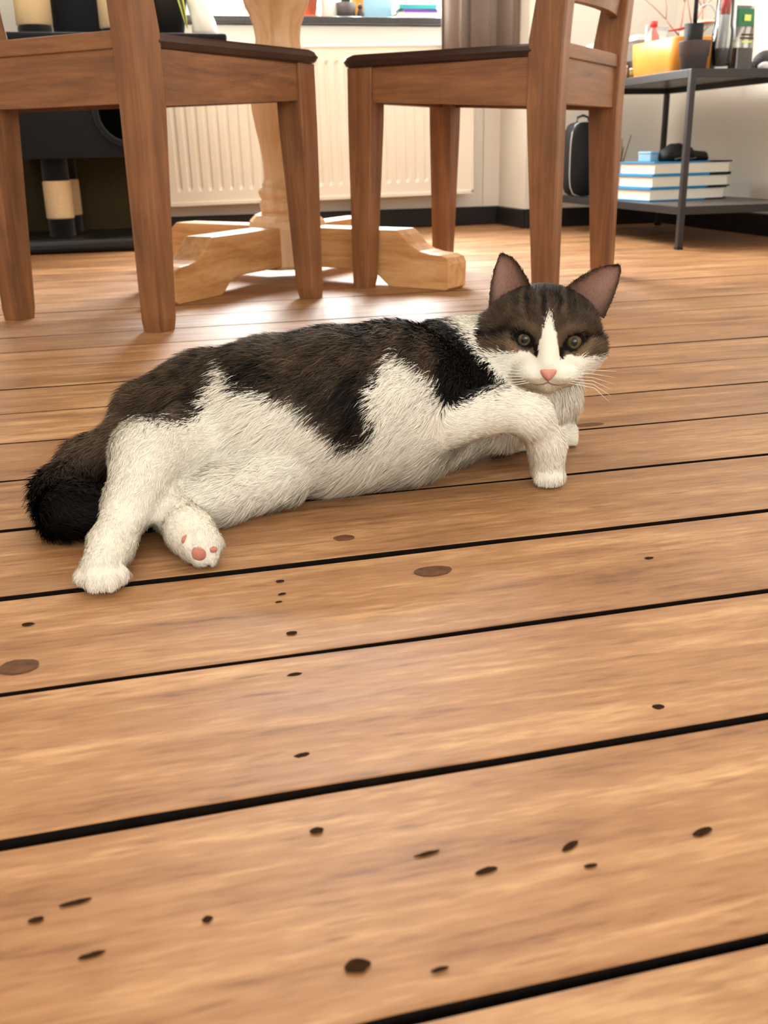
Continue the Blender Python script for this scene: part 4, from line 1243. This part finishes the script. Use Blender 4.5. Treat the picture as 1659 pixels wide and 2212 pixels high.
        top = np.clip((705 - hy) / 50, 0, 1)
        wob = hx + 5 * np.sin(hy * .06) + 3 * np.sin(hy * .13 + 1)
        st = .6 * np.sin(wob * .21 + .3) + .4 * np.sin(wob * .36 + 2)
        crown = np.clip((668 - hy) / 40, 0, 1)
        th = th - .16 * top * (np.abs(hx) < 80) - .22 * crown * np.exp(-(hx / 48) ** 2) + .42 * top * (1 - .5 * crown) * st * (np.abs(hx) < 62)
        for ex, ey, sx, sy, ox_ in ((1135, 732, 1, 1, 1033), (1238, 737, 1, 1, 1304)):
            ee = ((q[:, 0] - ex) / 34) ** 2 + ((hy - ey) / 30) ** 2
            th = th + .35 * np.exp(-((ee - 1.0) / .5) ** 2)
        # dark lines running back from the eyes
        for xa, ya, xb, yb_ in ((1112, 716, 1032, 728), (1258, 724, 1305, 738)):
            u = np.clip((q[:, 0] - xa) / (xb - xa), -.1, 1.1)
            yy = ya + (yb_ - ya) * u
            on_ = (u > -.05)
            th = np.where(on_, th - .5 * np.exp(-((hy - yy) / 8) ** 2), th)
        low = (hy > 738) & (np.abs(hx) > 60)
        th = np.where(low, th + .30, th)
        th = np.clip(th + rng.normal(0, .08, n) * (jit > 0), 0, 1.25)[:, None]
        hc = np.where(th < .8, BLACK + (BROWN - BLACK) * th / .8, BROWN + (BEIGE - BROWN) * (th - .8) / .45)
        C[hdk] = hc[hdk]
        # dark rims and tear lines at the eyes
        L = (P - HC) @ HM.T * 1000
        for (eu, ev, rot) in EYES:
            cr, sr = math.cos(math.radians(rot)), math.sin(math.radians(rot))
            a, b = (L[:, 0] - eu), (L[:, 1] - ev)
            a, b = a * cr + b * sr, -a * sr + b * cr
            rr = (a / 8.8) ** 2 + (b / 6.0) ** 2
            C[hd & (rr < 1.5) & (L[:, 2] > 5)] = BLACK * .8
            s_ = 1 if eu < 7 else -1
            tear = hd & (np.abs(L[:, 0] - (eu + s_ * 10.5)) < 2.0) & (L[:, 1] < ev - 4) & (L[:, 1] > ev - 15) & (L[:, 2] > 5)
            C[tear] = BLACK * 1.6
        C[names == 'toe'] = WHITE * .93
        # soft cream on the chin and belly folds
        cr_ = hd & (L[:, 1] < -43) & (L[:, 2] > 0)
        C[cr_] = CREAM * .9
        return C, q, L, facing
    names, flow, ln = fields(V)
    Cv, qv, Lv, fv = coat(V, NRM, names)
    for j, (inside, u, v) in enumerate(EIN):
        i = nb + j
        names[i] = 'ear'
        if inside:
            rim = min(1, 5 * min(u, 1 - u)) * min(1, 4 * (1 - v) + .1)
            Cv[i] = BROWN * (1 - rim) * .7 + PINK * (.30 + .28 * math.sin(v * 2.4 + .2)) * rim
        else:
            Cv[i] = BROWN * .75
    attr = me.color_attributes.new('coat', 'FLOAT_COLOR', 'POINT')
    attr.data.foreach_set('color', np.concatenate([Cv * .88, np.ones((NV, 1))], 1).astype(np.float32).ravel())

    mb = bpy.data.materials.new('cat_coat'); mb.use_nodes = True
    nt = mb.node_tree; p = nt.nodes['Principled BSDF']
    at_ = nt.nodes.new('ShaderNodeAttribute'); at_.attribute_name = 'coat'
    nt.links.new(at_.outputs['Color'], p.inputs['Base Color'])
    p.inputs['Roughness'].default_value = .75
    p.inputs['Specular IOR Level'].default_value = .15
    body = link('cat_body', me, mb, root)

    # ---- fur strands, one soft mesh
    me.calc_loop_triangles()
    nt_ = len(me.loop_triangles)
    tri = np.empty(nt_ * 3, np.int32); me.loop_triangles.foreach_get('vertices', tri); tri = tri.reshape(-1, 3)
    A, B, Cc = V[tri[:, 0]], V[tri[:, 1]], V[tri[:, 2]]
    area = np.linalg.norm(np.cross(B - A, Cc - A), axis=1) / 2
    tl = ln[tri].mean(1)
    cen = (A + B + Cc) / 3
    tn = NRM[tri].mean(1)
    vw = np.array([0, 0, CAM_H]) - cen; vw /= np.linalg.norm(vw, axis=1)[:, None]
    fac = (tn * vw).sum(1)
    w = area * (1 / (tl + .004)) * np.where(fac > -.25, 1.0, .35) * np.where(cen[:, 2] < .004, .1, 1)
    w *= np.where((names[tri[:, 0]] == 'head'), 1.7, 1.0)
    w[(tri >= nb).any(1)] *= .9
    NS = 230000
    pick = rng.choice(nt_, NS, p=w / w.sum())
    r1, r2 = np.sqrt(rng.random(NS)), rng.random(NS)
    bc = np.stack([1 - r1, r1 * (1 - r2), r1 * r2], 1)
    tp = tri[pick]
    P = (V[tp] * bc[..., None]).sum(1)
    N_ = (NRM[tp] * bc[..., None]).sum(1); N_ /= np.linalg.norm(N_, axis=1)[:, None] + 1e-9
    nm_, fl_, ln_ = fields(P)
    ear = (tp >= nb).any(1)
    C_, q_, L_, f_ = coat(P, N_, nm_, jit=8.0)
    Cear = (Cv[tp] * bc[..., None]).sum(1)
    C_[ear] = Cear[ear] * rng.uniform(.7, 1.25, (ear.sum(), 1))
    ln_[ear] = .0045
    upv = np.broadcast_to(hv, P.shape)
    fl_[ear] = upv[ear] + .5 * rng.normal(0, 1, (ear.sum(), 3))
    # keep eyes, nose and pads bare
    keep = np.ones(NS, bool)
    for (eu, ev, rot) in EYES:
        cr, sr = math.cos(math.radians(rot)), math.sin(math.radians(rot))
        a, b = (L_[:, 0] - eu), (L_[:, 1] - ev)
        a, b = a * cr + b * sr, -a * sr + b * cr
        keep &= ~(((a / 9.2) ** 2 + (b / 6.4) ** 2 < 1) & (L_[:, 2] > 5) & (nm_ == 'head'))
    keep &= ~((np.abs(L_[:, 0] - 7) < 7.5) & (L_[:, 1] < -33.5) & (L_[:, 1] > -44.5) & (L_[:, 2] > 30) & (nm_ == 'head'))
    for pc in PADS:
        keep &= np.linalg.norm(P - np.array(pc[:3]), axis=1) > pc[3] * 1.15
    keep &= P[:, 2] > .0015
    P, N_, fl_, ln_, C_, nm_, q_ = P[keep], N_[keep], fl_[keep], ln_[keep], C_[keep], nm_[keep], q_[keep]
    n = len(P)
    # long belly fluff
    belly = np.isin(nm_, ['torso', 'leg_low']) & (q_[:, 1] > 830) & (q_[:, 0] < 1000)
    ln_ = np.where(belly, ln_ * 1.35, ln_)
    ln_ *= rng.uniform(.65, 1.2, n)
    T_ = fl_ - N_ * (fl_ * N_).sum(1)[:, None]
    T_ /= np.linalg.norm(T_, axis=1)[:, None] + 1e-9
    B_ = np.cross(N_, T_)
    sw = .45 * vnoise(q_, .05, 5) + .35 * vnoise(q_, .13, 8)     # clumps and swirls
    T2 = T_ + B_ * (sw + rng.normal(0, .18, n))[:, None]
    T2 /= np.linalg.norm(T2, axis=1)[:, None] + 1e-9
    lift = np.where(np.isin(nm_, ['torso', 'hip', 'tail', 'neck', 'ruff', 'leg_low']), .52, .34) + rng.normal(0, .10, n) + .08 * vnoise(q_, .2, 3)
    d0 = T2 * np.cos(lift)[:, None] + N_ * np.sin(lift)[:, None]
    d1 = T2 * np.cos(lift * .45)[:, None] + N_ * np.sin(lift * .45)[:, None] + np.array([0, 0, -.10])
    p0 = P - N_ * .0008
    p1 = p0 + d0 * (ln_ * .5)[:, None]
    p2 = p1 + d1 * (ln_ * .5)[:, None]
    for q in (p1, p2): q[:, 2] = np.maximum(q[:, 2], .0012)
    side = np.cross(d0, N_) + rng.normal(0, .25, (n, 3)); side /= np.linalg.norm(side, axis=1)[:, None]
    wd = (.00030 + .00012 * rng.random(n))[:, None] * np.where(nm_ == 'head', .8, 1.0)[:, None]
    verts = np.stack([p0 - side * wd, p0 + side * wd, p1 + side * wd * .75, p1 - side * wd * .75, p2], 1).reshape(-1, 3) - np.array(inv)
    idx = np.arange(n)[:, None] * 5
    loops = np.concatenate([idx + np.array([[0, 1, 2, 3]]), idx + np.array([[3, 2, 4]])], 1)   # quad + tri
    fm = bpy.data.meshes.new('fur')
    fm.vertices.add(n * 5); fm.vertices.foreach_set('co', verts.astype(np.float32).ravel())
    fm.loops.add(n * 7); fm.loops.foreach_set('vertex_index', loops.astype(np.int32).ravel())
    fm.polygons.add(n * 2)
    st = (np.arange(n)[:, None] * 7 + np.array([[0, 4]])).ravel()
    fm.polygons.foreach_set('loop_start', st.astype(np.int32))
    fm.update(calc_edges=True)
    fm.polygons.foreach_set('use_smooth', [True] * (2 * n))
    tint = rng.uniform(.86, 1.10, (n, 1))
    isw = (C_.mean(1) > .4)[:, None]
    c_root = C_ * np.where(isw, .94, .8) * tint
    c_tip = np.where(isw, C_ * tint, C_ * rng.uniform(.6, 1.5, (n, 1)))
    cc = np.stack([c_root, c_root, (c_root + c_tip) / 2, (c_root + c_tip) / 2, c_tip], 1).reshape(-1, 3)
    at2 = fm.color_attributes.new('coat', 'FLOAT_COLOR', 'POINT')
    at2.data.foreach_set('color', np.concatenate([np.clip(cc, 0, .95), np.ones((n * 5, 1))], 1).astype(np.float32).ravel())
    nn = N_ * .8 + (d0 - T2 * (d0 * T2).sum(1)[:, None]) * .2 + rng.normal(0, .16, (n, 3))
    nn /= np.linalg.norm(nn, axis=1)[:, None]
    fm.normals_split_custom_set_from_vertices(np.repeat(nn, 5, axis=0).tolist())
    mf = bpy.data.materials.new('cat_fur'); mf.use_nodes = True
    nt = mf.node_tree; p = nt.nodes['Principled BSDF']
    at_ = nt.nodes.new('ShaderNodeAttribute'); at_.attribute_name = 'coat'
    nt.links.new(at_.outputs['Color'], p.inputs['Base Color'])
    p.inputs['Roughness'].default_value = .55
    p.inputs['Specular IOR Level'].default_value = .12
    tag(link('fur', fm, mf, root), kind='stuff')

    # ---- eyes
    me_ = bpy.data.materials.new('cat_eye'); me_.use_nodes = True
    nt = me_.node_tree; Nn = nt.nodes; L = nt.links; p = Nn['Principled BSDF']
    tc = Nn.new('ShaderNodeTexCoord'); sx = Nn.new('ShaderNodeSeparateXYZ'); L.new(tc.outputs['Object'], sx.inputs[0])
    def radial(rx, ry):
        a = Nn.new('ShaderNodeMath'); a.operation = 'DIVIDE'; a.inputs[1].default_value = rx; L.new(sx.outputs[0], a.inputs[0])
        b = Nn.new('ShaderNodeMath'); b.operation = 'DIVIDE'; b.inputs[1].default_value = ry; L.new(sx.outputs[1], b.inputs[0])
        a2 = Nn.new('ShaderNodeMath'); a2.operation = 'POWER'; a2.inputs[1].default_value = 2; L.new(a.outputs[0], a2.inputs[0])
        b2 = Nn.new('ShaderNodeMath'); b2.operation = 'POWER'; b2.inputs[1].default_value = 2; L.new(b.outputs[0], b2.inputs[0])
        s = Nn.new('ShaderNodeMath'); s.operation = 'ADD'; L.new(a2.outputs[0], s.inputs[0]); L.new(b2.outputs[0], s.inputs[1])
        r = Nn.new('ShaderNodeMath'); r.operation = 'SQRT'; L.new(s.outputs[0], r.inputs[0]); return r
    ri = radial(.0074, .0074)
    cr = Nn.new('ShaderNodeValToRGB'); e = cr.color_ramp.elements
    e[0].position, e[0].color = .35, srgb(92, 80, 46)
    e[1].position, e[1].color = .98, srgb(30, 22, 14)
    m1 = e.new(.62); m1.color = srgb(80, 70, 42)
    m2 = e.new(.82); m2.color = srgb(62, 54, 34)
    L.new(ri.outputs[0], cr.inputs[0])
    rp = radial(.0033, .0042)
    mr = Nn.new('ShaderNodeMapRange'); mr.inputs['From Min'].default_value = .9; mr.inputs['From Max'].default_value = 1.08; L.new(rp.outputs[0], mr.inputs[0])
    mx = Nn.new('ShaderNodeMix'); mx.data_type = 'RGBA'; mx.inputs['A'].default_value = (.004, .003, .003, 1)
    L.new(mr.outputs[0], mx.inputs['Factor']); L.new(cr.outputs[0], mx.inputs['B']); L.new(mx.outputs['Result'], p.inputs['Base Color'])
    p.inputs['Roughness'].default_value = .22
    for (eu, ev, rot) in EYES:
        bm = bmesh.new(); bmesh.ops.create_uvsphere(bm, u_segments=32, v_segments=20, radius=.0078)
        o = link('eye', bm_mesh(bm, 'eye'), me_, root, smooth=True)
        Mx = Matrix.Identity(4)
        for q, a_ in enumerate((hu, hv, hw)):
            for j in range(3): Mx[j][q] = a_[j]
        o.matrix_local = Matrix.Translation(Vector(hl(eu, ev + .7, 29.8)) - inv) @ Mx
    # ---- nose
    mn = mat('cat_nose', srgb(206, 140, 124), .5, noise=.08, nscale=600)
    bm = bmesh.new()
    rings = []
    for w_, g in ((44, 1.15), (49, 1.05), (52.2, .75), (53.3, .3)):
        ol = [(-8.0, 3.2), (-4, 4.4), (0, 4.8), (4, 4.4), (8.0, 3.2), (6.4, -.6), (2.6, -4.4), (0, -6.2), (-2.6, -4.4), (-6.4, -.6)]
        rings.append([bm.verts.new(Vector(hl(7 + x * g * 1.12, -38.2 + y * g * 1.12, w_)) - inv) for x, y in ol])
    for a, b in zip(rings, rings[1:]):
        for k in range(10):
            bm.faces.new((a[k], a[(k + 1) % 10], b[(k + 1) % 10], b[k]))
    bm.faces.new(rings[-1])
    o = link('nose', bm_mesh(bm, 'nose'), mn, root, smooth=True)
    sb = o.modifiers.new('soft', 'SUBSURF'); sb.levels = sb.render_levels = 2
    # ---- mouth line, laid on the muzzle surface
    from mathutils.bvhtree import BVHTree
    tree = BVHTree.FromPolygons([tuple(v) for v in loc.tolist()], quads.tolist())
    ml = mat('cat_mouth', srgb(132, 100, 86), .7, noise=.1)
    def on_face(u, v):
        o_ = Vector(hl(u, v, 90)) - inv
        hit = tree.ray_cast(o_, -Vector(hw))
        return hit[0] + Vector(hw) * .0006 if hit[0] else Vector(hl(u, v, 48)) - inv
    for path in (((7, -43), (7, -45), (7, -46.5)), ((7, -46.5), (3, -48.2), (-3, -48.8), (-9, -47.5)), ((7, -46.5), (11, -48.4), (17, -49), (23, -47.8))):
        tube('mouth_line', [on_face(*q) for q in path], [.0005] * (len(path) - 1) + [.0002], ml, root, 6)
    # ---- paw pads
    mp_ = mat('cat_paw_pad', srgb(186, 122, 104), .6, noise=.12, nscale=500, bump=.2)
    for x, y, z, r, sq in PADS:
        bm = bmesh.new(); bmesh.ops.create_uvsphere(bm, u_segments=20, v_segments=12, radius=1)
        for v in bm.verts:
            v.co = Vector((v.co.x * r, v.co.y * r * .55, v.co.z * r * sq))
        link('paw_pad', bm_mesh(bm, 'paw_pad'), mp_, root, loc=Vector((x, y, z)) - inv, rot=(0, 0, .1), smooth=True)
    # ---- whiskers
    mw = mat('cat_whisker', srgb(240, 234, 222), .4)
    for s in (-1, 1):
        for k in range(6):
            a = hl(7 + s * (14 + 1.5 * (k % 3)), -38 - 2.2 * k * .8, 45)
            b = hl(7 + s * (36 + k), -40 - 3.2 * (k - 1.5), 45)
            c = hl(7 + s * (60 - k), -42 - 5.5 * (k - 1), 40)
            tube('whisker', [Vector(x) - inv for x in (a, (a + b) / 2, b, (b + c) / 2, c)], [.00035, .0003, .00025, .00018, .00008], mw, root, 5)
PADS = [(.0235, .6830, .0225, .0048, .9), (.0310, .6752, .0150, .0062, 1.0), (.0405, .6742, .0165, .0030, .8)]
cat()
